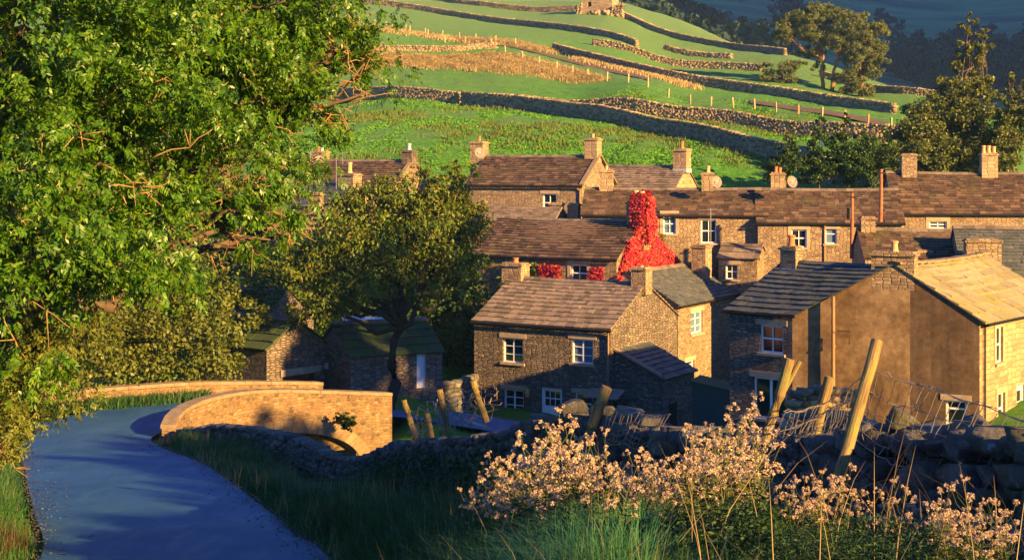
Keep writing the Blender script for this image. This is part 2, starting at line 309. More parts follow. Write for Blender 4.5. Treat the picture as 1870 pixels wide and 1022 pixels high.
for d,xr,xl,z in ROAD: pts += [(xr,d,z-.08),((xr+xl)/2,d,z-.08),(xl,d,z-.08)]
for x,y,zt,zb in WALL: pts.append((x,y,zb))
CP=np.array(pts,float)
def warp(x,y):
    r=np.sqrt(x*x+(y)*(y))+1e-6; k=np.arcsinh(r/12)/r; return np.stack([x*k,y*k],-1), r
W_,r_=warp(CP[:,0],CP[:,1]); H_=(CP[:,2]-CZ)/(r_+12)
def phi(d): return -np.sqrt(d*d+.006)
A=np.zeros((len(CP)+3,len(CP)+3)); dd=np.linalg.norm(W_[:,None]-W_[None],axis=-1); n_=len(CP)
A[:n_,:n_]=phi(dd)+np.eye(n_)*.0006; A[:n_,n_]=1; A[:n_,n_+1:]=W_; A[n_,:n_]=1; A[n_+1:,:n_]=W_.T
coef=np.linalg.solve(A,np.concatenate([H_,[0,0,0]]))
def sstep(x,a,b): t=np.clip((x-a)/(b-a),0,1); return t*t*(3-2*t)
def ground(x,y):
    x=np.atleast_1d(np.asarray(x,float)); y=np.atleast_1d(np.asarray(y,float))
    out=np.empty(len(x))
    for i in range(0,len(x),8000):
        xs,ys=x[i:i+8000],y[i:i+8000]
        q,r=warp(xs,ys); d=np.linalg.norm(q[:,None]-W_[None],axis=-1)
        h=phi(d)@coef[:n_]+coef[n_]+q@coef[n_+1:]
        z=CZ+h*(r+12)
        u=xs*.669+ys*.743; v=xs*.743-ys*.669
        off=sstep(xs/(np.abs(ys)+1),.8,1.3)
        z=z*(1-sstep(off*r,150,300))+40*sstep(off*r,150,300)
        z=z+370*sstep(u,300,420)*np.exp(-((v-330)/110)**2)*(ys>-200)  # unseen mountain added off to the right to shade the far hillside
        out[i:i+8000]=z
    return out
def gz(x,y): return float(ground(x,y)[0])
ang=np.concatenate([np.arange(-23,23,.25),np.arange(23,337,3.0)]); ang=np.radians(ang)
rad=np.concatenate([[0.01],np.geomspace(.8,1150,300)])
AA,RR=np.meshgrid(ang,rad); X=(RR*np.sin(AA)).ravel(); Y=(RR*np.cos(AA)).ravel(); Z=ground(X,Y)
rough=(np.sin(X*1.7+Y*.6)*np.sin(Y*1.1-X*.4)+np.sin(X*.37+1)*np.sin(Y*.29))*np.where((Y>112)&(RR.ravel()<400),.10,.0); Z=Z+rough
na=len(ang); nr=len(rad); idx=np.arange(nr*na).reshape(nr,na)
fa=idx[:-1,:]; fb=np.roll(idx,-1,1)[:-1,:]; fc=np.roll(idx,-1,1)[1:,:]; fd=idx[1:,:]
ter=np_mesh('ground',np.stack([X,Y,Z],1),np.stack([fa,fb,fc,fd],-1).reshape(-1,4)[:,::-1],M['field'],smooth=True)
tag(ter,'green grassy valley side with hay fields',kind='structure')

def strip(name,secs,mat,nseg=8,kind='structure',label=None,useg=None):
    """secs: list of (xr,yr,xl,yl,z) cross sections, resampled"""
    S=np.array(secs,float); out=[]
    for i in range(len(S)-1):
        L=np.linalg.norm(S[i+1][:2]-S[i][:2]); k=max(1,int(L/.6))
        for j in range(k): out.append(S[i]+(S[i+1]-S[i])*j/k)
    out.append(S[-1]); S=np.array(out); V=[];U=[]
    for c in S:
        for j in range(nseg+1):
            t=j/nseg; x=c[0]+(c[2]-c[0])*t; y=c[1]+(c[3]-c[1])*t; V.append((x,y,c[4]+.04+.05*math.sin(math.pi*t)))
    V=np.array(V)
    if useg is not None: V[:,2]=ground(V[:,0],V[:,1])+useg
    I=np.arange(len(V)).reshape(len(S),nseg+1); Fc=np.stack([I[:-1,:-1],I[:-1,1:],I[1:,1:],I[1:,:-1]],-1).reshape(-1,4)[:,::-1]
    o=np_mesh(name,V,Fc,mat,smooth=True); tag(o,label,kind=kind); return o
def smooth(pl,n=6):
    pl=np.array(pl,float); out=[]
    for i in range(len(pl)-1):
        p0,p1,p2,p3=pl[max(i-1,0)],pl[i],pl[i+1],pl[min(i+2,len(pl)-1)]
        for j in range(n):
            t=j/n; out.append(.5*((2*p1)+(-p0+p2)*t+(2*p0-5*p1+4*p2-p3)*t*t+(-p0+3*p1-3*p2+p3)*t**3))
    out.append(pl[-1]); return np.array(out)
secs=[(xr,d,xl,d,z) for d,xr,xl,z in ROAD]+[(-12.6,52.0,-17.6,54.5,4.42),(-12.05,54.6,-15.4,58.7,4.35),(-10.2,56.4,-13.6,60.1,4.35),(-7.5,58.8,-11.0,62.1,4.1),(-5.2,61.0,-8.3,64.7,3.6),(-2.2,62.8,-4.0,67.6,2.85),(1.5,64.0,.5,69.0,1.95),(4.6,63.0,5.4,68.5,1.2),(9,61,11,66,1.1)]
strip('road',smooth(secs),M['asphalt'],label='narrow lane of asphalt with sky blue shade put in its colour, curving down to the bridge')

# ------------------------------------------------------------------ houses
def slates(mb, eL, eR, rR, rL, course=.30, wid=(.26,.62), th=.05, sag=.0):
    eL,eR,rR,rL=[np.array(q,float) for q in (eL,eR,rR,rL)]
    nrm=np.cross(eR-eL,rL-eL); nrm/=np.linalg.norm(nrm)
    if nrm[2]<0: nrm=-nrm
    H=(np.linalg.norm(rL-eL)+np.linalg.norm(rR-eR))/2
    hs=[]; t=0
    while t<H: 
        c=course*(1.15-.4*t/H); hs.append(t); t+=c
    hs.append(H)
    def pt(s,t):
        a=eL+(eR-eL)*s; b=rL+(rR-rL)*s; q=a+(b-a)*t; 
        return q-np.array([0,0,sag*math.sin(math.pi*s)*(.4+.6*t)]) 
    for i in range(len(hs)-1):
        t0,t1=hs[i]/H,min(1,(hs[i+1]+.06)/H)
        L=np.linalg.norm((eR-eL)*(1-t0)+(rR-rL)*t0); x=-random.random()*wid[0]
        while x<L:
            ww=random.uniform(*wid)*(1.1-.35*t0); a=max(0,x)/L; b=min(L,x+ww-.012)/L; x+=ww
            if b-a<.02/L: continue
            k=th*random.uniform(.7,1.5); dy=random.uniform(-.02,.02)/H
            p0,p1=pt(a,max(0,t0+dy)),pt(b,max(0,t0+dy)); p2,p3=pt(b,t1),pt(a,t1)
            q0=p0+nrm*(k+.02+random.uniform(0,.012)); q1=p1+nrm*(k+.02+random.uniform(0,.012)); q2,q3=p2+nrm*.022,p3+nrm*.022
            n=len(mb.v); mb.v+=[tuple(v) for v in (p0,p1,p2,p3,q0,q1,q2,q3)]
            for f in ((4,5,6,7),(0,1,5,4),(1,2,6,5),(3,0,4,7)):
                mb.f.append(tuple(n+j for j in f)); mb.uv.append([(0,0)]*4); mb.mi.append(0)
    mb.face([pt(0,0)-nrm*.02,pt(1,0)-nrm*.02,pt(1,1)-nrm*.02,pt(0,1)-nrm*.02])
def holes_wall(mb, o, ud, nrm, W, z0, z1, holes, rev=.16):
    """vertical wall from point o (x,y) along ud, outward normal nrm, rectangular holes (s0,s1,a,b)"""
    us=sorted({0,W}|{min(max(h[0],.02),W-.02) for h in holes}|{min(max(h[1],.02),W-.02) for h in holes}); zs=sorted({z0,z1}|{h[2] for h in holes}|{h[3] for h in holes})
    def pt(s,z,k=0): return np.array([o[0]+ud[0]*s-nrm[0]*k,o[1]+ud[1]*s-nrm[1]*k,z])
    for i in range(len(us)-1):
        for j in range(len(zs)-1):
            cu,cz=(us[i]+us[i+1])/2,(zs[j]+zs[j+1])/2
            if any(h[0]<cu<h[1] and h[2]<cz<h[3] for h in holes): continue
            mb.face([pt(us[i],zs[j]),pt(us[i+1],zs[j]),pt(us[i+1],zs[j+1]),pt(us[i],zs[j+1])],[(us[i],zs[j]),(us[i+1],zs[j]),(us[i+1],zs[j+1]),(us[i],zs[j+1])])
    for a,b,c,d in holes:
        for q in (((a,c),(a,d)),((b,d),(b,c)),((a,d),(b,d)),((b,c),(a,c))):
            (s0,y0),(s1,y1)=q
            mb.face([pt(s0,y0),pt(s1,y1),pt(s1,y1,rev+.1),pt(s0,y0,rev+.1)],[(s0,y0),(s1,y1),(s1+.2,y1),(s0+.2,y0)])
def make_window(parent, o, ud, nrm, h, style='2x2', surround=False, glass='glass', rev=.13, frame='white'):
    a,b,c,d=h; ud=np.array([*ud,0.]); nr=np.array([*nrm,0.]); up=np.array([0,0,1.])
    def pt(s,z,k=0): return np.array([o[0],o[1],0])+ud*s+up*z-nr*k
    W=b-a; Hh=d-c; f=min(.075,W*.09)
    mb=MB()
    if style=='door' or style=='door_glazed':
        mb=MB(); mb.box(pt(a+.01,c+.01,rev+.09),ud*(W-.02),up*(Hh-.02),nr*.05)
        dr=mb.build('door',M[frame],parent)
        m=MB()
        if style=='door_glazed':
            for i in range(3):
                for j in range(2): m.box(pt(a+W*.14+i*W*.25,c+Hh*.45+j*Hh*.24,rev+.035),ud*W*.21,up*Hh*.2,nr*.01)
            m.build('pane',M['glass'],dr)
            m=MB()
        m.box(pt(a,d-f,rev+.06),ud*W,up*f,nr*.09); m.box(pt(a,c,rev+.06),ud*f,up*(Hh-f),nr*.09); m.box(pt(b-f,c,rev+.06),ud*f,up*(Hh-f),nr*.09)
        m.build('frame',M[frame],dr)
        return
    # casing
    for (s,z,ww,hh) in ((a,c,W,f),(a,d-f,W,f),(a,c+f,f,Hh-2*f),(b-f,c+f,f,Hh-2*f)): mb.box(pt(s,z,rev+.04),ud*ww,up*hh,nr*.07)
    def bar(s,z,ww,hh,k=.0): mb.box(pt(s,z,rev+.03),ud*ww,up*hh,nr*(.045+k))
    t=f*.55
    if style=='2x2': bar(a+W/2-t/2,c+f,t,Hh-2*f); bar(a+f,c+Hh*.52-t*.8,W/2-f-t/2,t*1.6,.01); bar(a+W/2+t/2,c+Hh*.52-t*.8,W/2-f-t/2,t*1.6,.01)
    if style=='sash1': bar(a+f,c+Hh*.5-t,W-2*f,t*2,.01)
    if style=='3x2':
        bar(a+W/2-t,c+f,t*2,Hh-2*f)
        for k in (1,2): bar(a+f,c+Hh*k/3-t/2,W/2-f-t,t); bar(a+W/2+t,c+Hh*k/3-t/2,W/2-f-t,t)
    if style=='french': bar(a+W/2-t*1.3,c+f,t*2.6,Hh-2*f,.01); bar(a+f,c+Hh*.2,t*.5,Hh*.1)
    if style=='top': bar(a+f,c+Hh*.62,W-2*f,t*1.8,.02)
    win=mb.build('window',M[frame],parent)
    g_=MB(); g_.box(pt(a+f*.5,c+f*.5,rev+.06),ud*(W-f),up*(Hh-f),nr*.012); g_.build('pane',M[glass],win)
    s_=MB(); s_.box(pt(a-.12,c-.12,.05),ud*(W+.24),up*.118,nr*.14); s_.build('sill',M['sill'],win)
    l_=MB(); l_.box(pt(a-.2,d+.003,.06),ud*(W+.4),up*.24,nr*.09); 
    if surround:
        l_.box(pt(a-.2,c,.06),ud*.195,up*(d-c),nr*.085); l_.box(pt(b+.005,c,.06),ud*.195,up*(d-c),nr*.085)
    l_.build('lintel',M['sill'],win)
def chimney(parent, x, y, z0, z1, ud, w=.85, d=.7, pots=(('terra',.13,.4),), mat='chim', cap=True, flash=False):
    ud=np.array([*ud,0.]); vd=np.array([-ud[1],ud[0],0.]); up=np.array([0,0,1.])
    mb=MB(); o=np.array([x,y,z0])-ud*w/2-vd*d/2; h=z1-z0
    for s,(a,b) in enumerate(((0,h),)):
        mb.box(o,ud*w,vd*d,up*h)
    if cap:
        mb.box(o-ud*.07-vd*.07+up*h,ud*(w+.14),vd*(d+.14),up*.1,.012); mb.box(o+ud*.03+vd*.03+up*(h+.1),ud*(w-.06),vd*(d-.06),up*.07,.02)
    ch=mb.build('chimney',M[mat],parent)
    if flash:
        m=MB(); m.box(o-ud*.03-vd*.03+up*.0,ud*(w+.06),vd*(d+.06),up*.28); m.build('flashing',M['lead'],ch)
    n=len(pots)
    for i,(pm,pr,ph) in enumerate(pots):
        c=np.array([x,y,z1+.14])+ud*((i-(n-1)/2)*pr*2.3); m=MB()
        m.lathe(c,[(pr*1.15,0),(pr*1.1,ph*.1),(pr*.9,ph*.25),(pr*.82,ph*.8),(pr*1.05,ph*.84),(pr*1.05,ph*.97),(pr*.8,ph)],14); m.build('chimney_pot',M[pm],ch,smooth=False)
    return ch
def dish(parent, p, dirn=(.45,-.85,.25), r=.38):
    d=Vector(dirn).normalized(); q=d.to_track_quat('Z','Y'); m=MB(); base=len(m.v); n=16
    rings=[(0,-.10),(.35,-.085),(.7,-.045),(1,0)]
    for k,(a,b) in enumerate(rings):
        for j in range(n):
            t=2*math.pi*j/n; v=q@Vector((a*r*math.cos(t)+1e-4*math.cos(t),a*r*math.sin(t)*1.0+1e-4*math.sin(t),b*r*2)); m.v.append((p[0]+v.x,p[1]+v.y,p[2]+v.z))
    for k in range(3):
        for j in range(n): m.f.append((k*n+j,k*n+(j+1)%n,(k+1)*n+(j+1)%n,(k+1)*n+j)); m.uv.append([(0,0)]*4); m.mi.append(0)
    e=np.array(p)+np.array(d)*r*.9; m.tube([np.array(p)-np.array((0,0,r*.8)),e],.012,5); m.tube([e-np.array((0,0,.04)),e+np.array((0,0,.05))],.04,6)
    m.tube([np.array(p)-np.array(d)*.06,np.array(p)-np.array(d)*.3-np.array((0,0,.1))],.02,6)
    m.build('satellite_dish',M['dish'],parent)
def aerial(parent, p, h=1.6, arm=(1,0,0), L=1.0):
    m=MB(); p=np.array(p,float); m.tube([p,p+np.array((0,0,h))],.018,6); a=np.array(arm,float); a/=np.linalg.norm(a); b=np.array((-a[1],a[0],0)); t=p+np.array((0,0,h-.08))
    m.tube([t-a*L/2,t+a*L/2],.012,5)
    for k in range(8):
        c=t-a*L/2+a*L*(k+.5)/8; m.tube([c-b*(.28-.02*k),c+b*(.28-.02*k)],.006,4)
    m.build('aerial',M['metal'],parent)
class House:
    def __init__(s,label,cat,theta,W,dep,z0,ez,rise,FR=None,FL=None,wall='rubble',roof='slate',wins=(),rwins=(),gutter=True,coping=False,lwins=(),name='stone_house',course=.28,over=.14,ridge=True,pipe=None,sag=.04,group=None,wmat_r=None):
        th=R(theta); s.u=np.array([math.cos(th),-math.sin(th)]); s.v=np.array([math.sin(th),math.cos(th)])
        if FR is not None: px,D=FR; fr=np.array([(px-935)*D/F,D]); s.o=fr-s.u*W
        else: px,D=FL; s.o=np.array([(px-935)*D/F,D])
        s.W,s.dep,s.z0,s.ez,s.rise=W,dep,z0,ez,rise
        c=s.o+s.u*W/2; s.t=thing(name,label,cat,(c[0],c[1],z0),group)
        nf,nr,nl,nb=-s.v,s.u,-s.u,s.v
        fh=[s.rect(w,'f') for w in wins]; rh=[s.rect(w,'r') for w in rwins]
        mb=MB(); holes_wall(mb,s.o,s.u,nf,W,z0,ez,fh)
        mr=MB() if wmat_r else mb
        holes_wall(mr,s.o+s.u*W,s.v,nr,dep,z0,ez,rh); holes_wall(mb,s.o+s.v*dep,-s.v,nl,dep,z0,ez,[]); holes_wall(mb,s.o+s.v*dep+s.u*W,-s.u,nb,W,z0,ez,[])
        for k in (0,1):
            b=s.o+s.u*W*k; m_=mr if k else mb
            p=[(*b,ez),(*(b+s.v*dep),ez),(*(b+s.v*dep/2),ez+rise)]; m_.face(p,[(0,ez),(dep,ez),(dep/2,ez+rise)])
        mb.build('wall',M[wall],s.t)
        if wmat_r: mr.build('gable_wall',M[wmat_r],s.t)
        for w,h in zip(wins,fh): make_window(s.t,s.o,s.u,nf,h,*(w[4:]))
        for w,h in zip(rwins,rh): make_window(s.t,s.o+s.u*W,s.v,nr,h,*(w[4:]))
        # roof
        k=rise/(dep/2); ov=over
        def pt(a,b,z): q=s.o+s.u*a+s.v*b; return np.array([q[0],q[1],z])
        lo=ez-k*ov; x0,x1=-.10,W+.10
        rb=MB(); slates(rb,pt(x0,-ov,lo+.02),pt(x1,-ov,lo+.02),pt(x1,dep/2,ez+rise+.02),pt(x0,dep/2,ez+rise+.02),course,sag=sag)
        slates(rb,pt(x1,dep+ov,lo+.02),pt(x0,dep+ov,lo+.02),pt(x0,dep/2,ez+rise+.02),pt(x1,dep/2,ez+rise+.02),course,sag=sag)
        rf=rb.build('roof',M[roof],s.t)
        if ridge:
            m=MB(); x=x0
            while x<x1:
                L=min(random.uniform(.4,.6),x1-x); zz=ez+rise+.02-sag*math.sin(math.pi*min(1,max(0,(x-x0)/(x1-x0))))
                for sg in (-1,1):
                    a=pt(x,dep/2,zz+.12); m.box(a,pt(x+L-.01,dep/2,zz+.12)-a,pt(x,dep/2+sg*.22,zz-.0)-a if True else 0,np.array([0,0,-.05]),.006)
                x+=L
            m.build('ridge_stones',M['ridge'],rf)
        if gutter:
            m=MB(); a=pt(x0,-ov-.05,lo-.05); b=pt(x1,-ov-.05,lo-.05); m.tube([a,b],.065,8)
            gt=m.build('gutter',M['black'],s.t)
            if pipe is not None:
                m=MB(); m.tube([pt(pipe,-ov-.03,lo-.06),pt(pipe,-.06,lo-.3),pt(pipe,-.06,z0)],.045,8); m.build('downpipe',M['pipe'],s.t)
        if coping:
            for xx in ([W-.12] if coping==1 else [-.12,W-.12]):
                m=MB(); 
                for b0 in (0,dep):
                    n=int(dep/2/.7)+1; sg=1 if b0==0 else -1
                    for i in range(n):
                        t0,t1=i/n,(i+.97)/n
                        a=pt(xx,b0+sg*dep/2*t0-sg*ov*(1-t0),ez+rise*t0-k*ov*(1-t0)+.06); b=pt(xx,b0+sg*dep/2*t1-sg*ov*(1-t1),ez+rise*t1-k*ov*(1-t1)+.06)
                        m.box(a,np.array([*s.u*.34,0]),b-a,np.array([0,0,.11]),.008)
                m.build('gable_coping',M['coping'],rf)
        s.pt=pt; s.roof=rf
    def rect(s,w,side):
        px0,py0,px1,py1=w[:4]
        o,d=(s.o,s.u) if side=='f' else (s.o+s.u*s.W,s.v)
        def su(px): k=(px-935)/F; return (k*o[1]-o[0])/(d[0]-k*d[1])
        a,b=su(px0),su(px1); Ym=o[1]+d[1]*(a+b)/2
        return (a,b,CZ-(py1-HY)*Ym/F,CZ-(py0-HY)*Ym/F)
    def chim(s,a,ztop,w=.85,d=.7,pots=(('terra',.13,.4),),b=None,zb=None,**kw):
        p=s.pt(a,s.dep/2 if b is None else b,0); return chimney(s.t,p[0],p[1],s.ez+s.rise-.45 if zb is None else zb,ztop,s.u,w,d,pots,**kw)
def zat(py,D): return CZ-(py-HY)*D/F

# K the near cottage
K=House('rough dark stone cottage with four white windows above the near wall','cottage',31,8.2,8.0,.0,5.67,2.0,FR=(1115,75),wall='rubble2',roof='slate_pale',
  wins=[(918,617,955,662,'3x2',False,'glass'),(1044,619,1083,664,'3x2',False,'glass2'),(920,711,956,754,'3x2'),(988,708,1026,768,'door_glazed'),(1050,718,1082,756,'sash1')],pipe=8.1,course=.42,sag=.08,name='stone_cottage')
K.chim(.2,zat(485,82.4),1.25,.95,(('terra',.17,.3),)); K.chim(8.0,zat(493,78.4),.85,.8,(('buff',.12,.1),),zb=7.1)
m=MB(); q=P(967,712,0+78.2); 
o3=K.pt(K.rect((966,700,970,722),'f')[0],-.16,zat(722,78)); m.lathe(o3,[(.03,0),(.11,.06),(.13,.3),(.06,.42),(.01,.5)],8); m.tube([o3+np.array([0,0,.45]),K.pt(K.rect((966,700,970,722),'f')[0],.02,zat(708,78))],.02,6)
m.build('wall_lamp',M['buff'],K.t)
# hood over the cottage door and side lean-to
lt=thing('lean_to','small stone lean-to with dark sloping roof against the cottage side','outbuilding',(*(K.o+K.u*8.2),.0))
a=K.o+K.u*8.2; 
def kp(s_,t_,z): q=K.o+K.u*(8.2+s_)+K.v*t_; return np.array([q[0],q[1],z])
m=MB()
z1=zat(641,75.5); z2=zat(690,74.6); LW=2.7
def fquad(mb_,pts):
    pts=[np.array(p,float) for p in pts]; d=pts[1]-pts[0]; d[2]=0; d/=np.linalg.norm(d)
    mb_.face(pts,[(float((p-pts[0])@d),float(p[2])) for p in pts])
fquad(m,[kp(.02,.5,0),kp(LW,.5,0),kp(LW,.5,z2),kp(.02,.5,z1)]); fquad(m,[kp(LW,.5,0),kp(LW,4.3,0),kp(LW,4.3,z2),kp(LW,.5,z2)]); fquad(m,[kp(LW,4.3,0),kp(.02,4.3,0),kp(.02,4.3,z1),kp(LW,4.3,z2)])
m.build('wall',M['rubble2'],lt)
m=MB(); slates(m,kp(LW+.15,.35,z2-.02),kp(LW+.15,4.5,z2-.02),kp(.0,4.5,z1+.06),kp(.0,.35,z1+.06),.4); m.build('roof',M['slate_dark'],lt)
m=MB(); 
for i in range(6):
    A0=kp(LW*i/6,.28,z1+(z2-z1)*i/6+.10); B0=kp(LW*(i+.96)/6,.28,z1+(z2-z1)*(i+.96)/6+.10); m.box(A0,B0-A0,np.array([*K.v*.36,0]),np.array([0,0,.09]),.008)
m.build('gable_coping',M['coping'],lt)
m=MB(); m.box(kp(LW+.02,1.2,0),np.array([*K.v*.9,0]),np.array([*K.u*-.06,0]),np.array([0,0,1.9])); m.build('door',M['darkdoor'],lt)
lp=thing('porch_canopy','thin sloping stone canopy low on the cottage corner','canopy',(*(kp(.2,-.3,0)[:2]),2.0))
m=MB(); c0=P(1078,723,74); c1=P(1140,712,74.6); 
m.box(kp(-1.1,-.85,zat(730,74)),np.array([*K.u*1.9,0]),np.array([*K.v*.9,.35]),np.array([0,0,.07]),.01); m.build('slab',M['slate_pale'],lp)
m=MB(); m.tube([kp(-1.0,-.05,zat(745,74)),kp(-1.0,-.75,zat(733,74))],.04,6); m.build('bracket',M['bark'],lp); m=MB(); m.tube([kp(.7,-.05,zat(745,74)),kp(.7,-.75,zat(733,74))],.04,6); m.build('bracket',M['bark'],lp)

# L the range behind the cottage gable
L_=House('tall stone house range joined behind the near cottage, small white window high on its side','house',-59,9.6,6.0,1.2,6.2,1.7,FL=(1238,82.2),wall='rubble',roof='slate_dark',
  wins=[(1262,568,1283,608,'3x2',False,'glass2'),(1252,658,1268,675,'sash1')])
L_.chim(7.6,zat(455,88),.95,.9,(),zb=6.0,b=1.9)
L1=House('low gabled house with golden stone slates behind the cottage ridge','house',-41,7.2,5.2,3.5,7.0,1.35,FL=(1152,87.5),wall='rubble2',roof='slate_moss',gutter=False,course=.45)
N_=House('tiny stone outhouse with heavy slab roof and narrow white window','outhouse',24,2.4,2.2,4.5,8.35,.7,FR=(1383,89),roof='slate_pale',wins=[(1325,483,1347,510,'2x2')],gutter=False,course=.6,name='stone_outhouse')
# M the rendered corner house (gable plane shared by two ranges)
Ms=thing('rendered_house','brown rendered gable house with stone front and mossy right roof, big near right','house',(15.5,60,3.3))
A0=P(1447,572,62); B0=P(1789,584,58.7); C0=P(1630,486,60.2); A0[2]=B0[2]=7.79; C0[2]=9.9
d1=np.array([-.75,.66,0]); d2=np.array([.64,.77,0]); zb=3.0
gd=(B0-A0)/np.linalg.norm(B0-A0); gl=np.linalg.norm(B0-A0); gn=np.array([gd[1],-gd[0],0])
mb=MB(); hs0=[]
def gs(px): k=(px-935)/F; return (k*A0[1]-A0[0])/(gd[0]-k*gd[1])
h1=(gs(1727),gs(1765),zat(776,59),zat(732,59))
sc=gs(1662); m1=MB(); m2=MB()
holes_wall(m1,A0[:2],gd[:2],gn[:2],sc,zb,7.79,[]); 
Sm=A0[:2]+gd[:2]*sc
holes_wall(m2,Sm,gd[:2],gn[:2],gl-sc,zb,7.79,[(h1[0]-sc,h1[1]-sc,h1[2],h1[3])])
ca=gs(1630)
def gp(s_,z): return np.array([*(A0[:2]+gd[:2]*s_),z])
zs=7.79+(9.9-7.79)*(gl-sc)/(gl-ca)
m1.face([gp(0,7.79),gp(sc,7.79),gp(sc,zs),gp(ca,9.9)],[(0,7.79),(sc,7.79),(sc,zs),(ca,9.9)]); m2.face([gp(sc,7.79),gp(gl,7.79),gp(sc,zs)],[(0,7.79),(gl-sc,7.79),(0,zs)])
m1.build('gable_wall',M['render'],Ms); m2.build('gable_wall',M['render_dark'],Ms)
make_window(Ms,Sm,gd[:2],gn[:2],(h1[0]-sc,h1[1]-sc,h1[2],h1[3]),'top')
class _H: pass
def side_rect(o,d,w):
    def su(px): k=(px-935)/F; return (k*o[1]-o[0])/(d[0]-k*d[1])
    a,b=sorted((su(w[0]),su(w[2]))); Ym=o[1]+d[1]*(a+b)/2; return (a,b,CZ-(w[3]-HY)*Ym/F,CZ-(w[1]-HY)*Ym/F)
# right front of the stone range
n2=np.array([d2[1],-d2[0]]); n2/=np.linalg.norm(n2); d2n=d2/np.linalg.norm(d2)
W2=[(1819,597,1831,662,'sash1'),(1822,717,1835,776,'sash1'),(1857,703,1872,800,'door_glazed')]
rr=[side_rect(B0,d2n,w_) for w_ in W2]; mb=MB(); holes_wall(mb,B0[:2],d2n[:2],n2,9.0,zb,7.79,rr); 
mb.build('front_wall',M['block'],Ms)
for w_,h in zip(W2,rr): make_window(Ms,B0[:2],d2n[:2],n2,h,w_[4],True)
def ext(p,d,s_): return np.array(p)+np.array(d)*s_
m=MB(); e0=ext(B0,-gn,-.0)+np.array([.22,-.15,-.10]); r0=C0+np.array([.05,-.1,.02]); slates(m,e0-d2n*.05,e0+d2n*9.2,r0+d2n*9.2,r0-d2n*.0,.55,(.6,1.2),.06,sag=.12)
rb_=m.build('roof',M['slate_moss'],Ms)
m=MB(); 
for i in range(14):
    a=r0+d2n*(i*.65)+np.array([-.1,.05,.05-.12*math.sin(math.pi*i/14)]); m.box(a,d2n*.63,np.array([.3,-.25,-.02]),np.array([0,0,.10]),.012)
m.build('ridge_stones',M['coping'],rb_)
fe=C0+d2n*9.1; fr2=B0+d2n*9.1; bk=fe+(fe-fr2); m=MB(); fquad(m,[fr2*[1,1,0]+[0,0,zb],bk*[1,1,0]+[0,0,zb],bk*[1,1,0]+[0,0,7.79],fr2]); m.face([fr2,bk*[1,1,0]+[0,0,7.79],fe]); m.build('back_wall',M['rubble'],Ms)
m=MB(); m.tube([e0+np.array([.05,0,-.06]),e0+d2n*9.2+np.array([.05,0,-.06])],.06,8); m.build('gutter',M['black'],Ms)
m=MB(); q=B0+np.array([*n2*.08,0])+d2n*.35; m.tube([q*[1,1,0]+[0,0,7.6],q*[1,1,0]+[0,0,zb]],.04,8); m.build('downpipe',M['black'],Ms)
# left range, in shade
n1=np.array([-d1[1],d1[0]]); n1=-n1 if n1[1]>0 else n1; n1/=np.linalg.norm(n1); d1n=d1/np.linalg.norm(d1)
A1=ext(A0,d1n,3.1); W1=[(1388,594,1430,645,'2x2'),(1376,690,1436,765,'french')]
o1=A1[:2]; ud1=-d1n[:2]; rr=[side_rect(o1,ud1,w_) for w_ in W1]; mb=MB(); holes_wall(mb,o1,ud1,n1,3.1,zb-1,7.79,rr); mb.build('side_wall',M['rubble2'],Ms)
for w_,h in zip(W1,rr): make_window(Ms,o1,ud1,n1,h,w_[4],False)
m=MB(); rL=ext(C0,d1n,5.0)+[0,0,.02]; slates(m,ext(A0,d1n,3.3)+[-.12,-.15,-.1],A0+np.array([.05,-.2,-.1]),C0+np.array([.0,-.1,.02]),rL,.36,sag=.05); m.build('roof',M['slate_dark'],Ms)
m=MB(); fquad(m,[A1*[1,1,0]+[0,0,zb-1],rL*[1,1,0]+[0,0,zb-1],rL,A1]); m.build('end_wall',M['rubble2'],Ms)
m=MB(); m.tube([ext(A0,d1n,3.4)+[-.14,-.2,-.16],A0+np.array([.05,-.25,-.16])],.06,8); m.build('gutter',M['black'],Ms)
m=MB(); g1=P(1520,540,61.3)+np.array([-.03,-.3,0]); m.tube([g1,[g1[0],g1[1],zat(640,61)],[g1[0],g1[1],3.0]],[.075,.075,.085],10); m.tube([[g1[0],g1[1],zat(630,61)],[g1[0],g1[1],zat(633,61)]],.10,10)
m.build('soil_pipe',M['pipe'],Ms)
m=MB(); q=P(1527,603,61)+np.array([0,-.2,0]); m.tube([q,q+[.45,-.2,0],q+[.45,-.2,-.5]],.018,5); m.build('vent_pipe',M['black'],Ms)
q=gp(gs(1630),0)-np.array([*gn[:2]*.42,0]); chimney(Ms,q[0],q[1],8.9,zat(467,60.3),gd[:2],1.72,.85,(('buff',.15,.45),),flash=False)
q=ext(C0,d1n,4.7); chimney(Ms,q[0],q[1],9.2,zat(455,63.8),-d1n[:2],.75,.6,(('terra',.16,.5),),flash=True)
# garden shed/green gate between
sg=thing('garden_shed','low dark green boarded shed beside the french window','shed',(*P(1325,750,66)[:2],1.5))
m=MB(); q=P(1264,712,68.5); e=P(1372,703,64.3); dd_=e-q; dd_[2]=0; m.box([q[0],q[1],1.0],dd_,np.array([.6,1.6,0]),np.array([0,0,zat(712,66)-1.0])); m.build('walls',M['greendoor'],sg)
m=MB(); m.box([q[0]-.1,q[1]-.12,zat(712,66)],dd_*1.04,np.array([.7,1.9,0]),np.array([0,0,.08])); m.build('roof',M['slate_green'],sg)
for i in range(3):
    m=MB(); b_=np.array([q[0],q[1],zat(735,66)])+dd_*.55+np.array([0,-.03,0]); m.box(b_+np.array([0,0,-i*.45]),dd_*.14,np.array([0,-.02,0]),np.array([0,0,.03])); m.build('hinge',M['black'],sg)

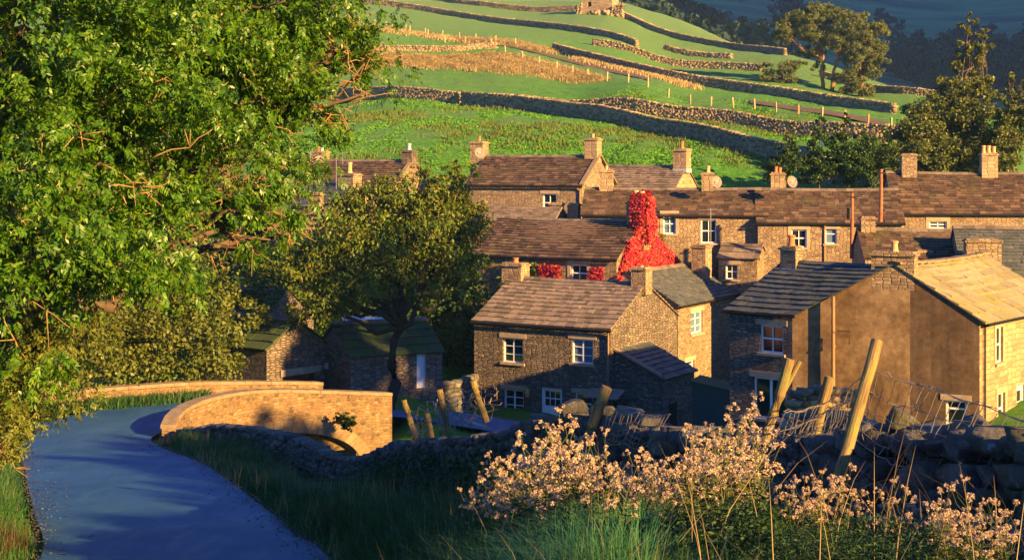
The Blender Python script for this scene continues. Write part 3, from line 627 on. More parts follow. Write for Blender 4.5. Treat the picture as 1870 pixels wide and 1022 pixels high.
# J house with the scarlet creeper
J=House('middle stone house whose gable chimney is covered in scarlet creeper','house',30,9.6,6.6,3.8,8.65,2.05,FR=(1126,84),roof='slate',wall='rubble',
  wins=[(1042,483,1072,516,'2x2',True,'glass')],sag=.12)
J.chim(9.45,zat(372,87),1.15,1.0,(('buff',.17,.65),('buff',.17,.6)),zb=9.0,mat='chim')
# E, F, H, I rows
E=House('long stone terrace house with two white windows and a dark end stack','house',8,11.4,6.0,5.6,10.9,1.5,FR=(1400,91),wins=[(1211,392,1234,427,'2x2',True,'glass2'),(1280,401,1308,444,'2x2',False)],pipe=4.6)
E.chim(1.3,zat(315,93),.85,.8,(('buff',.11,.28),),zb=11.6,mat='block'); E.chim(7.8,zat(320,93),.8,.75,(('buff',.14,.45),),zb=11.7,mat='chim',flash=False); E.chim(12.2,zat(320,92),.9,.8,(('terra',.11,.4),('terra',.11,.35)),zb=11.6)
dish(E.t,P(1309,332,92)); dish(E.t,P(1447,332,91)); aerial(E.t,P(1298,450,89.5),2.3,(1,-.1,0),1.5)
Fh=House('stone terrace house with sagging dark roof, end window and small vent window','house',7,8.7,6.0,5.4,10.5,1.9,FR=(1650,89.5),wins=[(1445,419,1473,452,'2x2',True),(1507,418,1528,445,'top',False,'glass2')],pipe=4.0,sag=.06)
G_=House('pale roofed house glimpsed behind the terrace ridge','house',40,3.6,4.5,8,11.9,1.1,FR=(1500,108),roof='slate_pale',gutter=False,ridge=False); G_.chim(3.4,zat(318,110),1.1,.8,(('buff',.13,.3),),zb=12.5,mat='chim')
H_h=House('right-hand house with two tall chimneys and moss patched brown roof','house',6,11,6.6,5.8,11.0,2.45,FL=(1634,92.5),wins=[(1697,404,1729,417,'2x2',True)],sag=.10)
H_h.chim(1.35,zat(285,95),.95,.95,(),zb=12.6,mat='rubble'); H_h.chim(6.4,zat(284,95),1.0,.85,(('buff',.14,.5),('buff',.14,.5),('buff',.14,.45)),zb=12.6,mat='block')
I_=House('brown slated cottage tucked behind the rendered gable chimney','house',5,7.6,5.0,4.6,9.0,1.4,FL=(1580,79.5),gutter=False,sag=.10); I_.chim(.5,zat(402,81),.8,.8,(),zb=9.6,mat='chim')
I_.chim(3.2,zat(461,80),.75,.7,(),zb=8.2,b=.7,mat='chim')
I2=House('blue black slated cottage half cut by the right edge','house',8,6.5,6.0,4.4,8.2,2.4,FL=(1760,76.5),roof='slate_dark',gutter=False); 
I2.chim(.9,zat(446,74),1.75,.85,(),zb=7.4,b=-.2,mat='chim')
# C, D, A, B
C_=House('upper stone house with a sunlit stack and gable at its right end','house',24,8.6,6.4,7.6,12.6,1.95,FR=(1062,100),wins=[(991,354,1016,388,'2x2',False)],rwins=[],coping=1,pipe=8.5)
C_.chim(8.2,zat(256,103),.95,.9,(('buff',.12,.3),),mat='block',flash=False); C_.chim(-.55,zat(262,105),1.0,.95,(('terra',.12,.4),),mat='chim',zb=7.8)
dish(C_.t,P(876,279,103))
Dh=House('upper brown roofed house with a bright rendered right gable','house',28,6.4,5.6,7.8,11.9,1.95,FR=(1226,103),gutter=False,wmat_r='block',roof='slate_pale'); Dh.chim(6.1,zat(276,105),1.0,.95,(('terra',.14,.55),),mat='block',flash=True)
Pn=House('low stone outbuilding with faded slates below the upper house','outbuilding',20,5.5,3.2,6.4,10.4,.75,FR=(1010,93.5),roof='slate_pale',gutter=False,name='stone_outbuilding'); Pn.chim(4.9,zat(376,94),.75,.65,(),zb=10.4,b=2.6); Pn.chim(6.2,zat(377,94),.7,.65,(),zb=8.5,b=2.2,mat='block')
A_=House('far left house with white potted dark stack on its right gable','house',24,8.0,6.0,8.2,12.3,1.95,FR=(716,106),coping=1); A_.chim(7.8,zat(278,109),.85,.85,(('pot_white',.14,.5),),mat='rubble2'); A_.chim(.2,zat(279,111),1.0,.9,(('terra',.12,.3),('pot_white',.12,.25)),mat='chim')
dish(A_.t,P(583,293,108)); aerial(A_.t,P(567,325,107),1.9,(1,0,0),.6); aerial(A_.t,P(626,300,109),.9,(1,.2,0),.8)
B_=House('left house with blue grey slates and a sunlit square chimney','house',30,5.6,5.2,7.0,11.3,1.4,FR=(604,95),roof='slate_dark',gutter=False); B_.chim(5.2,zat(321,97),1.25,.95,(('buff',.16,.75),),zb=11.6,mat='chim'); B_.chim(1.1,zat(316,98),.9,.8,(('pot_white',.1,.2),),zb=12,mat='chim'); aerial(B_.t,P(614,345,95),2.0,(1,0,0),.2)
B2=House('low squared stone store with stub chimney in front of the left house','outbuilding',18,3.6,2.2,6.6,10.9,.35,FR=(655,90.5),roof='slate_pale',wall='block',gutter=False,name='stone_store'); B2.chim(.5,zat(357,91),.75,.65,(),zb=10.5,b=.5)
# outbuildings by the bridge
O1=House('dark stone barn with wide lintel and low dark red door behind the bridge','barn',40,5.0,3.5,2.6,zat(632,67),1.15,FR=(487,66),wall='rubble2',roof='slate_green',gutter=False,rwins=[(517,684,575,705,'door',False,'glass',.13,'reddoor')],course=.5,name='stone_barn')
m=MB(); 
rct=O1.rect((511,671,584,683),'r'); o_=O1.o+O1.u*O1.W; a_=np.array([*(o_+O1.v*rct[0]),rct[2]+.01]); m.box(a_+np.array([*O1.u*.01,0]),np.array([*O1.v*(rct[1]-rct[0]),0]),np.array([*O1.u*.08,0]),np.array([0,0,rct[3]-rct[2]])); m.build('lintel',M['sill'],O1.t)
O3=House('tall dark gabled stone barn half hidden behind the red-doored barn','barn',20,4.6,6.0,2.6,zat(596,74),1.6,FR=(470,74),wall='rubble2',roof='slate_green',gutter=False,course=.5,name='stone_barn')
O2=House('low stone outhouse with mossy green roof and a white side door','outbuilding',-25,4.5,4.6,2.2,zat(650,67),1.25,FL=(640,67),wall='rubble2',roof='slate_green',gutter=False,wins=[(761,642,778,709,'door',False,'glass',.1,'offwhite')],course=.6,name='stone_outbuilding')
gh=thing('glazed_outhouse','small outhouse with a pale four-paned glass roof behind the white-doored outhouse','outbuilding',(*P(655,640,72.5)[:2],2.8))
a_=P(625,606,72.5); b_=P(704,603,71.5); b_[2]=a_[2]; c_=P(612,578,74.0); up_=c_-a_; up_[0]=.35*up_[0]; bb=np.array([b_[0]-a_[0],b_[1]-a_[1],0])
m=MB(); back=np.array([up_[0],up_[1],0]); zb2=2.6
m.quadw([*a_[:2],zb2],[*b_[:2],zb2],b_-[0,0,.03],a_-[0,0,.03]); m.face([[*b_[:2],zb2],[*(b_+back)[:2],zb2],b_+up_-[0,0,.03],b_-[0,0,.03]]); m.face([[*a_[:2],zb2],a_-[0,0,.03],a_+up_-[0,0,.03],[*(a_+back)[:2],zb2]]); m.build('wall',M['rubble2'],gh)
m=MB(); m.box(a_,bb,up_,np.array([0,0,.06])); rl=m.build('roof_light',M['offwhite'],gh)
for i in range(4):
    m=MB(); t0=.03+i*.245; m.box(a_+bb*t0+up_*.05+np.array([0,0,.062]),bb*.205,up_*.9,np.array([0,0,.01])); m.build('pane',M['skyglass'],rl)
m=MB(); q=P(679,674,67.4); 
m.box(P(588,673,69.2)+[0,0,0],[.28,-.06,0],[.02,.06,0],[0,0,.28]); m.build('wall_sign',M['offwhite'],O2.t)

# ------------------------------------------------------------------ bridge
def wallstrip(mb, path, depth_dir=None, mi=0):
    """path rows: (x,y,ztop,zbot); vertical surface with metre uvs"""
    L=0
    for i in range(len(path)-1):
        a,b=path[i],path[i+1]; l=math.hypot(b[0]-a[0],b[1]-a[1])
        mb.face([(a[0],a[1],a[3]),(b[0],b[1],b[3]),(b[0],b[1],b[2]),(a[0],a[1],a[2])],[(L,a[3]),(L+l,b[3]),(L+l,b[2]),(L,a[2])],mi); L+=l
def offset(path,d):
    p=np.array(path,float); out=p.copy()
    for i in range(len(p)):
        t=p[min(i+1,len(p)-1)][:2]-p[max(i-1,0)][:2]; t/=np.linalg.norm(t); out[i,:2]+=np.array([-t[1],t[0]])*d
    return out
bt=thing('stone_bridge','single arched golden stone bridge with curved parapet over the stream','bridge',(-7.5,57.5,.5))
N1=[(318,775,51.4),(323,762,52.0),(338,746,53.0),(365,732,54.2),(400,722,55.2),(440,715,56.1),(480,711.5,56.9),(540,711,57.9),(600,713,58.8),(660,715,59.6),(716,717,60.4)]
N1=smooth([tuple(P(*q)) for q in N1],6)
cum=np.concatenate([[0],np.cumsum(np.linalg.norm(np.diff(N1[:,:2],axis=0),axis=1))])
# arch centre at px ~517
pxs=935+N1[:,0]/N1[:,1]*F; ic=np.argmin(abs(pxs-503)); sc_=cum[ic]; hs_=3.9; zc=3.55; zs_=2.0
def intr(s_,add=0):
    t=(s_-sc_)/(hs_+add)
    if abs(t)>=1: return None
    return zs_+(zc+add-zs_)*math.sqrt(1-abs(t)**2.2)
def resamp(s_): return np.array([np.interp(s_,cum,N1[:,k]) for k in range(3)])
ss=np.unique(np.concatenate([cum,np.linspace(sc_-hs_,sc_+hs_,49)])); zb0=-.3
def row(s_):
    q=resamp(s_); zi=intr(s_); return (q[0],q[1],q[2]-.13,zb0 if zi is None else zi)
out=[row(s_) for s_ in ss]; m=MB(); wallstrip(m,out)
inn=offset([resamp(s_) for s_ in ss],.42); 
wallstrip(m,[(q[0],q[1],q[2]-.13,2.5) for q in inn][::-1])
for e in (0,-1): m.quadw((out[e][0],out[e][1],zb0+2),(inn[e][0],inn[e][1],zb0+2),(inn[e][0],inn[e][1],out[e][2]),(out[e][0],out[e][1],out[e][2]))
m.build('near_parapet',M['bridge'],bt)
m=MB(); i=0; sA=0.0
while sA<cum[-1]-.05:
    sB=min(sA+random.uniform(.5,.8),cum[-1]); a,b=resamp(sA),resamp(sB-.012); t=(b-a)[:2]; t/=np.linalg.norm(t); nn=np.array([-t[1],t[0],0])
    m.box(a-nn*.05+[0,0,-.128],b-a,nn*.52,np.array([0,0,.13]),.006); sA=sB
m.build('coping',M['coping'],bt)
# arch ring
m=MB(); K_=30
def apt(k,add,dz=0,off=0.0):
    th=math.pi*k/K_; s_=sc_-(hs_+add)*math.cos(th); q=resamp(s_); z=zs_+(zc+add-zs_)*(math.sin(th)**.95)
    q2=resamp(min(s_+.05,cum[-1])); q1=resamp(s_-.05); t=(q2-q1)[:2]; t/=np.linalg.norm(t); return np.array([q[0]+t[1]*off,q[1]-t[0]*off,z])
ro=.52
for k in range(1,K_-1):
    kk=k+.96; ak=[apt(k,0,0,.06),apt(kk,0,0,.06),apt(kk,ro,0,.06),apt(k,ro,0,.06)]; bk_=[apt(k,0,0,-.3),apt(kk,0,0,-.3),apt(kk,ro,0,-.3),apt(k,ro,0,-.3)]
    n=len(m.v); m.v+=[tuple(q) for q in ak+bk_]
    for f in ((0,1,2,3),(0,4,5,1),(3,2,6,7),(1,5,6,2),(0,3,7,4)): m.f.append(tuple(n+j for j in f)); m.uv.append([(k*.3,0),(k*.3+.3,0),(k*.3+.3,.7),(k*.3,.7)]); m.mi.append(0)
M['vouss']=island('arch ring stones',[(.20,.13,.065),(.27,.18,.09),(.16,.10,.05),(.31,.21,.11)],.9,.5,bstr=.6)
m.build('arch_ring',M['vouss'],bt)
# barrel
m=MB(); bd=np.array([-.80,.60,0])*5.2
for k in range(0,K_):
    a,b=apt(k,0,0,.0),apt(k+1,0,0,.0); m.face([a,b,b+bd,a+bd],[(0,k*.3),(0,k*.3+.3),(5,k*.3+.3),(5,k*.3)])
m.build('barrel',M['abut'],bt)
# far parapet
F1=smooth([tuple(P(*q)) for q in [(60,719,57.6),(140,712,58.6),(230,705,59.6),(350,697.5,61),(480,696,63),(590,697.5,65)]],6)
fz=offset(F1,.42); m=MB(); 
wallstrip(m,[(q[0],q[1],q[2]-.13,3.0) for q in F1]); wallstrip(m,[(q[0],q[1],q[2]-.13,1.0) for q in fz][::-1])
for e in (0,-1): m.quadw((F1[e][0],F1[e][1],2),(fz[e][0],fz[e][1],2),(fz[e][0],fz[e][1],F1[e][2]-.13),(F1[e][0],F1[e][1],F1[e][2]-.13))
m.build('far_parapet',M['bridge'],bt)
cumf=np.concatenate([[0],np.cumsum(np.linalg.norm(np.diff(F1[:,:2],axis=0),axis=1))]); m=MB(); sA=0
while sA<cumf[-1]-.05:
    sB=min(sA+random.uniform(.5,.8),cumf[-1]); a,b=[np.array([np.interp(s_,cumf,F1[:,k]) for k in range(3)]) for s_ in (sA,sB-.012)]; t=(b-a)[:2]; t/=np.linalg.norm(t); nn=np.array([-t[1],t[0],0])
    m.box(a-nn*.05+[0,0,-.128],b-a,nn*.52,np.array([0,0,.13]),.006); sA=sB
m.build('coping',M['coping'],bt)
m=MB(); m.face([(-16,62,.55),(-10,52,.45),(4,50,-.3),(6,60,-.3),(-2,66,.4)]); tag(m.build('stream',M['water']),'dark stream water under the bridge',kind='structure')

# ------------------------------------------------------------------ dry stone walls
def cube_template(n):
    import itertools
    V={};L=[];Fs=[]
    def idx_(p):
        k=tuple(np.round(p,6)); 
        if k not in V: V[k]=len(L); L.append(p)
        return V[k]
    for ax in range(3):
        for sg in (-1,1):
            for i in range(n):
                for j in range(n):
                    q=[]
                    for (a,b) in ((i,j),(i+1,j),(i+1,j+1),(i,j+1)):
                        p=np.zeros(3); p[ax]=sg; p[(ax+1)%3]=-1+2*a/n; p[(ax+2)%3]=-1+2*b/n; q.append(idx_(p))
                    Fs.append(q if sg>0 else q[::-1])
    return np.array(L),np.array(Fs)
T={n:cube_template(n) for n in (1,2,3,5)}
def stones(name, items, mat, n=2, parent=None, origin=(0,0,0), rough=.12):
    """items: (centre, axis_u(3), half sizes(3), tilt)"""
    Tv,Tf=T[n]; sph=Tv/np.linalg.norm(Tv,axis=1,keepdims=True)
    base=Tv*.84+sph*.24 if n>1 else Tv.copy()
    VV=[];FF=[];o=0
    for c,u,hf,tl in items:
        v=base.copy()
        # random facets: low frequency noise displacement
        if n>1:
            for _ in range(6):
                d=rng.normal(size=3); d/=np.linalg.norm(d); lim=rng.uniform(.78,1.15); pr=v@d; ex=np.clip(pr-lim,0,None); v=v-ex[:,None]*d*.85
            ph=rng.uniform(0,6,3); v=v*(1+rough*.45*np.sin(v@rng.normal(0,2.2,3)+ph[0])[:,None]+rough*.30*np.sin(v@rng.normal(0,5,3)+ph[1])[:,None]) + rng.normal(0,rough*.30,v.shape)
        else: v=v+rng.uniform(-.15,.15,v.shape)
        v=v*np.array(hf)
        a=tl; ca,sa=math.cos(a),math.sin(a); v=np.stack([v[:,0]*ca-v[:,2]*sa,v[:,1],v[:,0]*sa+v[:,2]*ca],1)
        u=np.array(u,float); w_=np.array([-u[1],u[0],0]); up=np.array([0,0,1.])
        b=rng.uniform(-.12,.12); u2=u*math.cos(b)+w_*math.sin(b); w2=-u*math.sin(b)+w_*math.cos(b)
        VV.append(c+v[:,:1]*u2+v[:,1:2]*w2+v[:,2:]*up); FF.append(Tf+o); o+=len(v)
    return np_mesh(name,np.concatenate(VV),np.concatenate(FF),mat,parent,origin,smooth=False)
def drywall_items(path, size, thick=.5, cope=True, rowh=None, s0=0, s1=1e9, batter=.12):
    p=np.array(path,float); cum=np.concatenate([[0],np.cumsum(np.linalg.norm(np.diff(p[:,:2],axis=0),axis=1))])
    def at(s_): return np.array([np.interp(s_,cum,p[:,k]) for k in range(4)])
    items=[]; rowh=rowh or size*.5; end=min(cum[-1],s1)
    nrows=int((p[:,2]-p[:,3]).max()/rowh)+1
    for r in range(nrows):
        s_=s0-random.random()*size
        while s_<end:
            L=size*random.uniform(.55,1.6); c=at(min(max(s_+L/2,0),cum[-1])); q=at(min(max(s_+L/2,0)+.3,cum[-1]))-at(max(s_+L/2-.3,0)); u=np.array([q[0],q[1],0]); u/=np.linalg.norm(u)+1e-9
            slope=math.atan2(q[2],math.hypot(q[0],q[1])); H=c[2]-c[3]; z=c[3]+rowh*(r+.5)
            if z<c[2]-(.16 if cope else 0):
                tk=thick*(1-batter*z/ (H+c[3]+1e-6)*0)*random.uniform(.9,1.08)/2*(1.15-.25*(z-c[3])/H)
                items.append((np.array([c[0],c[1],z+random.uniform(-.1,.1)*rowh]),u,(L/2*1.02,tk,rowh/2*random.uniform(.92,1.25)),slope*.7+random.uniform(-.06,.06)))
            s_+=L
    if cope:
        s_=s0
        while s_<end:
            L=size*random.uniform(.4,1.0); c=at(min(s_+L/2,cum[-1])); q=at(min(s_+.3,cum[-1]))-at(max(s_-.3,0)); u=np.array([q[0],q[1],0]); u/=np.linalg.norm(u)+1e-9
            hh=random.uniform(.05,.13)*size/.36
            items.append((np.array([c[0],c[1],c[2]-.12]),u,(L/2,thick*.5*random.uniform(.8,1.1),hh),random.uniform(-.35,.35))); s_+=L*.95
    return items
wp=smooth([(x,y,zt,zb-.25) for x,y,zt,zb in WALL],5)
wi=drywall_items(wp,.33,.5); near=[i for i in wi if i[0][1]<22]; fr_=[i for i in wi if i[0][1]>=22]
nw=thing('dry_stone_wall','long tumbledown dry stone wall from the bridge up to the near right corner','wall',(1.5,16,9.8))
stones('wall_stones',near,M['drystone'],5,nw,rough=.16); stones('lower_wall_stones',fr_,M['drystone'],3,nw,rough=.16)
core=MB(); wq=np.array(wp); a_=offset(wq,.16); b_=offset(wq,-.16)
for i in range(len(wq)-1):
    for q in (a_,b_): core.face([(q[i][0],q[i][1],q[i][3]),(q[i+1][0],q[i+1][1],q[i+1][3]),(q[i+1][0],q[i+1][1],q[i+1][2]-.28),(q[i][0],q[i][1],q[i][2]-.28)])
core.build('rubble_core',M['drystone'],nw)
def big(px,py,D,hf,tl): return (P(px,py,D),np.array([.97,-.2,0]),hf,tl)
stones('cope_boulders',[big(1655,775,10.9,(.07,.14,.13),1.1),big(1560,800,11.5,(.14,.2,.07),.2),big(1620,795,11,(.16,.2,.06),-.1),big(1700,795,10.6,(.12,.18,.07),.3),big(1770,790,10.2,(.14,.2,.07),.35),big(1050,748,18.8,(.17,.2,.12),.3),big(1100,754,17.9,(.14,.2,.08),.1),big(1145,757,17.2,(.19,.2,.07),-.1),big(1190,770,16.3,(.12,.2,.07),.2),big(985,768,21,(.16,.2,.08),0)],M['drystone'],5,nw)
def ppath(pp,h):
    out=[]
    for px,py,D in pp:
        q=P(px,py,D); z=gz(q[0],q[1]); out.append((q[0],q[1],z+h,z-.25))
    a=np.array(out); S=smooth(a,4); zg=ground(S[:,0],S[:,1]); S[:,2]=zg+h; S[:,3]=zg-.2; return S
FW=[('long field wall with a deep shaded face running above the village',[(846,190,159),(1000,207,149),(1200,243,134),(1350,274,123),(1490,302,115)],1.5,.34),
 ('sunlit field wall climbing behind the shaded wall above the roofs',[(560,186,178),(640,184,172),(720,181,166),(838,181,160)],1.3,.34),
 ('golden field wall along the lane above the shaded wall',[(900,184,158),(1040,192,153),(1180,206,147),(1300,222,143),(1450,245,137),(1600,253,132),(1750,262,130)],1.3,.34),
 ('high field wall below the top left pasture',[(560,-8,310),(611,0,300),(765,19,286),(902,41,270),(1040,63,252),(1163,86,236)],1.1,.42),
 ('highest field wall running to the ruined barn',[(720,-12,350),(800,1,330),(971,23,310),(1090,42,300),(1200,62,280),(1330,85,262),(1433,103,243)],1.1,.42),
 ('low ruined wall beside the tan grass strip',[(600,93,208),(673,90,206),(760,90,206),(834,93,206),(905,92,207)],.8,.4),
 ('short field wall with a dark end face beside the bare track',[(1012,88,214),(1080,104,204),(1140,122,196),(1200,136,190),(1300,152,184),(1390,170,178),(1450,184,174),(1540,196,168),(1633,212,162)],1.2,.4),
 ('pale field wall running to the tall pines',[(1085,98,228),(1200,113,224),(1300,124,220),(1390,132,215)],1.05,.42),
 ('far field wall beyond the pine trunks',[(1500,155,212),(1583,171,206),(1650,176,200),(1760,190,195)],1.05,.42),
 ('thin broken wall above the pale wall near the pines',[(1215,96,245),(1280,103,240),(1335,110,236)],.8,.55)]
for lab,pp,h,sz in FW:
    S=ppath(pp,h); it=drywall_items(S,sz,.6,True,sz*.45)
    o=stones('field_wall',it,M['fieldstone'],1,None,(S[0][0],S[0][1],S[0][3])); tag(o,lab,'wall')
# small walls in the village
S=ppath([(1500,758,50),(1560,742,49),(1640,735,48)],.9); 
o=stones('garden_wall',drywall_items(np.array([(*P(1450,712,52)[:2],zat(712,52),zat(800,52)),(*P(1500,703,53)[:2],zat(703,53),zat(800,53)),(*P(1560,710,54)[:2],zat(712,54),zat(800,54))]),.45,.5),M['fieldstone'],2,None,tuple(P(1450,800,52))); tag(o,'golden garden wall at the foot of the rendered gable','wall')
o=stones('garden_wall',drywall_items(np.array([(*P(1440,760,40)[:2],zat(752,40),zat(860,40)),(*P(1500,748,41)[:2],zat(745,41),zat(860,41)),(*P(1600,765,38)[:2],zat(770,38),zat(860,38))]),.45,.5),M['fieldstone'],2,None,tuple(P(1440,860,40))); tag(o,'lower garden wall with flat cope slabs nearest the fence posts','wall')
o=stones('garden_wall',drywall_items(np.array([(*P(790,668,72)[:2],zat(698,72),1.5),(*P(830,660,74)[:2],zat(694,74),1.5),(*P(872,655,80)[:2],zat(682,80),1.0)]),.45,.5),M['drystone'],2,None,tuple(P(790,700,72))); tag(o,'dark garden wall between the white-doored outhouse and the near cottage','wall')

# ruined barn on the hill
q=P(1093,22,292); zb_=gz(q[0],q[1]); rb=thing('ruined_barn','roofless pale stone ruin at the top of the hill','ruin',(q[0],q[1],zb_))
m=MB(); th=R(25); u=np.array([math.cos(th),-math.sin(th)]); v=np.array([math.sin(th),math.cos(th)]); W0=6.4; o_=q[:2]-u*W0*.55
holes_wall(m,o_,u,-v,W0,zb_-1,zb_+4.6,[(1.2,2.0,zb_+1.6,zb_+2.5)],.4); holes_wall(m,o_+u*W0,v,u,3.6,zb_-1,zb_+4.6,[]); holes_wall(m,o_+v*3.6,-v,-u,3.6,zb_-1,zb_+4.6,[]); holes_wall(m,o_+v*3.6+u*W0,-u,v,W0,zb_-1,zb_+4.6,[])
m.face([(*(o_),zb_+4.5),(*(o_+u*W0),zb_+4.5),(*(o_+u*W0+v*3.6),zb_+4.5),(*(o_+v*3.6),zb_+4.5)])
m.build('wall',M['block'],rb)
stones('broken_wall',drywall_items(np.array([(*(o_-u*.9),zb_+2.0,zb_-1),(*(o_-u*.1),zb_+2.3,zb_-1)]),.5,.9),M['fieldstone'],1,rb); stones('broken_wall',drywall_items(np.array([(*(o_+u*W0*1.0-v*.3),zb_+1.3,zb_-1),(*(o_+u*(W0+2.2)),zb_+2.0,zb_-1)]),.5,.9),M['fieldstone'],1,rb)
o=stones('rubble_heap',[(np.array([*(o_+u*random.uniform(2,6)-v*random.uniform(.2,1.3)),zb_+random.uniform(-.3,.5)]),np.array([*u,0]),(.35,.3,.25),random.uniform(-.5,.5)) for _ in range(60)],M['fieldstone'],1,rb)

# ------------------------------------------------------------------ fences
def fence_bg(label,pts,h,group=None):
    f=thing('post_and_wire_fence',label,'fence',(*P(*pts[0])[:2],gz(*P(*pts[0])[:2])))
    tops=[]; proto=None
    m=MB(); m.box((-.07,-.07,0),(.14,0,0),(0,.14,0),(0,0,h)); m.face([(-.07,-.07,h+.02),(.07,-.07,h+.02),(.07,.07,h+.05),(-.07,.07,h+.05)])
    for i,(px,py,D) in enumerate(pts):
        q=P(px,py,D); z=gz(q[0],q[1])
        if proto is None:
            ORG['tmp']=0; o=m.build('post',M['buff'],None); proto=o
        else: o=proto.copy(); COL.objects.link(o)
        o.parent=f; o.location=(q[0]-f.location.x,q[1]-f.location.y,z-f.location.z-.1); o.rotation_euler=(random.uniform(-.06,.06),random.uniform(-.08,.08),random.random())
        tops.append(np.array([q[0],q[1],z]))
    m=MB()
    for k in (.35,.8,1.15):
        for a,b in zip(tops[:-1],tops[1:]): m.tube([a+[0,0,h*k*.8],b+[0,0,h*k*.8]],.012,3,False)
    m.build('wire_strands',M['wire'],f)
lf=[(923,98),(955,109),(985,121),(1017,132),(1046,143),(1074,150),(1108,160),(1147,165),(1183,169),(1220,178),(1260,183),(1298,188),(1339,193),(1378,200),(1417,206),(1458,211),(1501,216),(1543,224),(1585,231),(1628,238)]
fence_bg('long post and wire fence crossing the green field beside the bare track',[(x,y,np.interp(x,[923,1220,1628],[200,160,140])) for x,y in lf],1.15)
uf=[600,625,638,656,673,684,706,716,741,748,776,808,838,870,905,942]
fence_bg('short post fence dropping across the upper left pasture',[(x,np.interp(x,[600,706,741,808,870,942],[38,54,60,66,76,88]),np.interp(x,[600,942],[240,212])) for x in uf],1.2)
fence_bg('few posts leading from the upper fence down to the ruined wall',[(781,72,224),(813,76,216),(850,82,214),(897,90,209)],1.2)

def lean_post(parent,pb,pt_,r=.055,mat='post',split=False):
    m=MB(); pb=np.array(pb,float); pt_=np.array(pt_,float); d=pt_-pb; n=7
    pts=[pb+d*i/n+np.array([random.uniform(-1,1)*.006,0,0]) for i in range(n+1)]
    m.tube(pts,[r*1.05*(1+random.uniform(-.05,.05)) for _ in pts],14)
    if split:
        s0=pb+d*.62; e=pt_+np.array([.085,0,-.02]); m.tube([s0+np.array([.0,0,0]),s0*.5+e*.5,e],[r*.5,r*.5,r*.45],8)
    return m.build('post',M[mat],parent,smooth=False)
def netting(parent, cols, name='wire_netting', strands=6, r=.0026, diag=False, bow=.05):
    """cols: list of (bottom, top) 3D points; horizontal strands and stay wires"""
    m=MB(); cols=[(np.array(a,float),np.array(b,float)) for a,b in cols]
    S=[]
    for i in range(len(cols)-1):
        n=7
        for j in range(n):
            t=j/n; sag=math.sin(math.pi*t)*bow
            a=cols[i][0]*(1-t)+cols[i+1][0]*t; b=cols[i][1]*(1-t)+cols[i+1][1]*t; S.append((a-[0,0,sag],b-[0,0,sag]))
    S.append(cols[-1])
    hs=[0,.14,.30,.48,.70,1.0]
    for h in hs:
        m.tube([a*(1-h)+b*h+rng.normal(0,.006,3) for a,b in S],r*(1.5 if h in(0,1) else 1),4,False)
        if h in (1.0,.7):
            m.tube([a*(1-h)+b*h+rng.normal(0,.012,3) for a,b in S],r*1.2,4,False)
    for k,(a,b) in enumerate(S):
        q=[a*(1-h)+b*h+rng.normal(0,.010,3) for h in hs]; q[0]=q[0]+rng.normal(0,.02,3); m.tube(q,r*1.25,4,False)
    m.build(name,M['wire'],parent)
ft=thing('wire_fence','leaning lichened posts and slack wire netting along the near right wall','fence',(2.8,10.6,11.0))
pA=(P(1525,900,10.3),P(1602,622,10.7)); lean_post(ft,pA[0],pA[1],.040)
pB=(P(1470,800,13.3),P(1516,688,13.3)); lean_post(ft,pB[0]-(0,0,.3),pB[1],.046)
pC=(P(1372,888,13.0),P(1443,655,13.0)); lean_post(ft,pC[0],pC[1],.044,split=True)
netting(ft,[(P(1395,870,12.6),P(1432,752,12.6)),(P(1470,812,13.2),P(1506,735,13.2)),(P(1562,800,10.9),P(1590,676,10.7)),(P(1640,850,10.5),P(1700,705,10.4)),(P(1745,850,10.0),P(1800,740,9.9)),(P(1870,850,9.4),P(1960,790,9.2))],bow=.02)
netting(ft,[(P(1380,850,12.8),P(1400,762,12.8)),(P(1440,850,12.6),P(1470,770,12.6)),(P(1500,850,12),P(1530,740,12)),(P(1560,820,11.2),P(1590,720,11.0))],name='loose_netting',bow=.0)
f2=thing('wire_fence','single leaning post with slack diagonal netting over the tumbled wall crest','fence',(*P(1090,790,17.2)[:2],9.8))
lean_post(f2,P(1078,790,17.0),P(1108,706,17.0),.06)
netting(f2,[(P(1098,800,16.8),P(1112,745,16.8)),(P(1140,808,16),P(1165,752,16)),(P(1185,812,15.5),P(1225,755,15.5))],bow=.05)
f3=thing('wire_fence','three golden leaning posts with tangled wire standing beyond the bridge end','fence',(*P(810,790,30)[:2],7.5))
for a,b in (((762,808),(737,730)),((788,800),(779,754)),((820,793),(802,711)),((888,770),(863,695))):
    D=np.interp(a[0],[762,888],[31,27]); lean_post(f3,P(*a,D),P(*b,D),.062,mat='post')
m=MB()
for i in range(34):
    px=random.uniform(742,905); D=np.interp(px,[742,905],[31,27]); yb=np.interp(px,[742,800,905],[800,785,752]); c=P(px,yb,D)
    pts=[c+np.array([0,0,h])+rng.normal(0,.05,3)*(1+h) for h in np.linspace(-.1,random.uniform(.25,.62),6)]; m.tube(pts,.007,4,False)
for yy in (0,.18,.36,.5):
    pts=[P(px,np.interp(px,[742,800,905],[792,778,752]),np.interp(px,[742,905],[31,27]))+np.array([0,0,yy])+rng.normal(0,.045,3) for px in range(742,915,7)]; m.tube(pts,.007,4,False)
m.build('tangled_wire',M['wire'],f3)

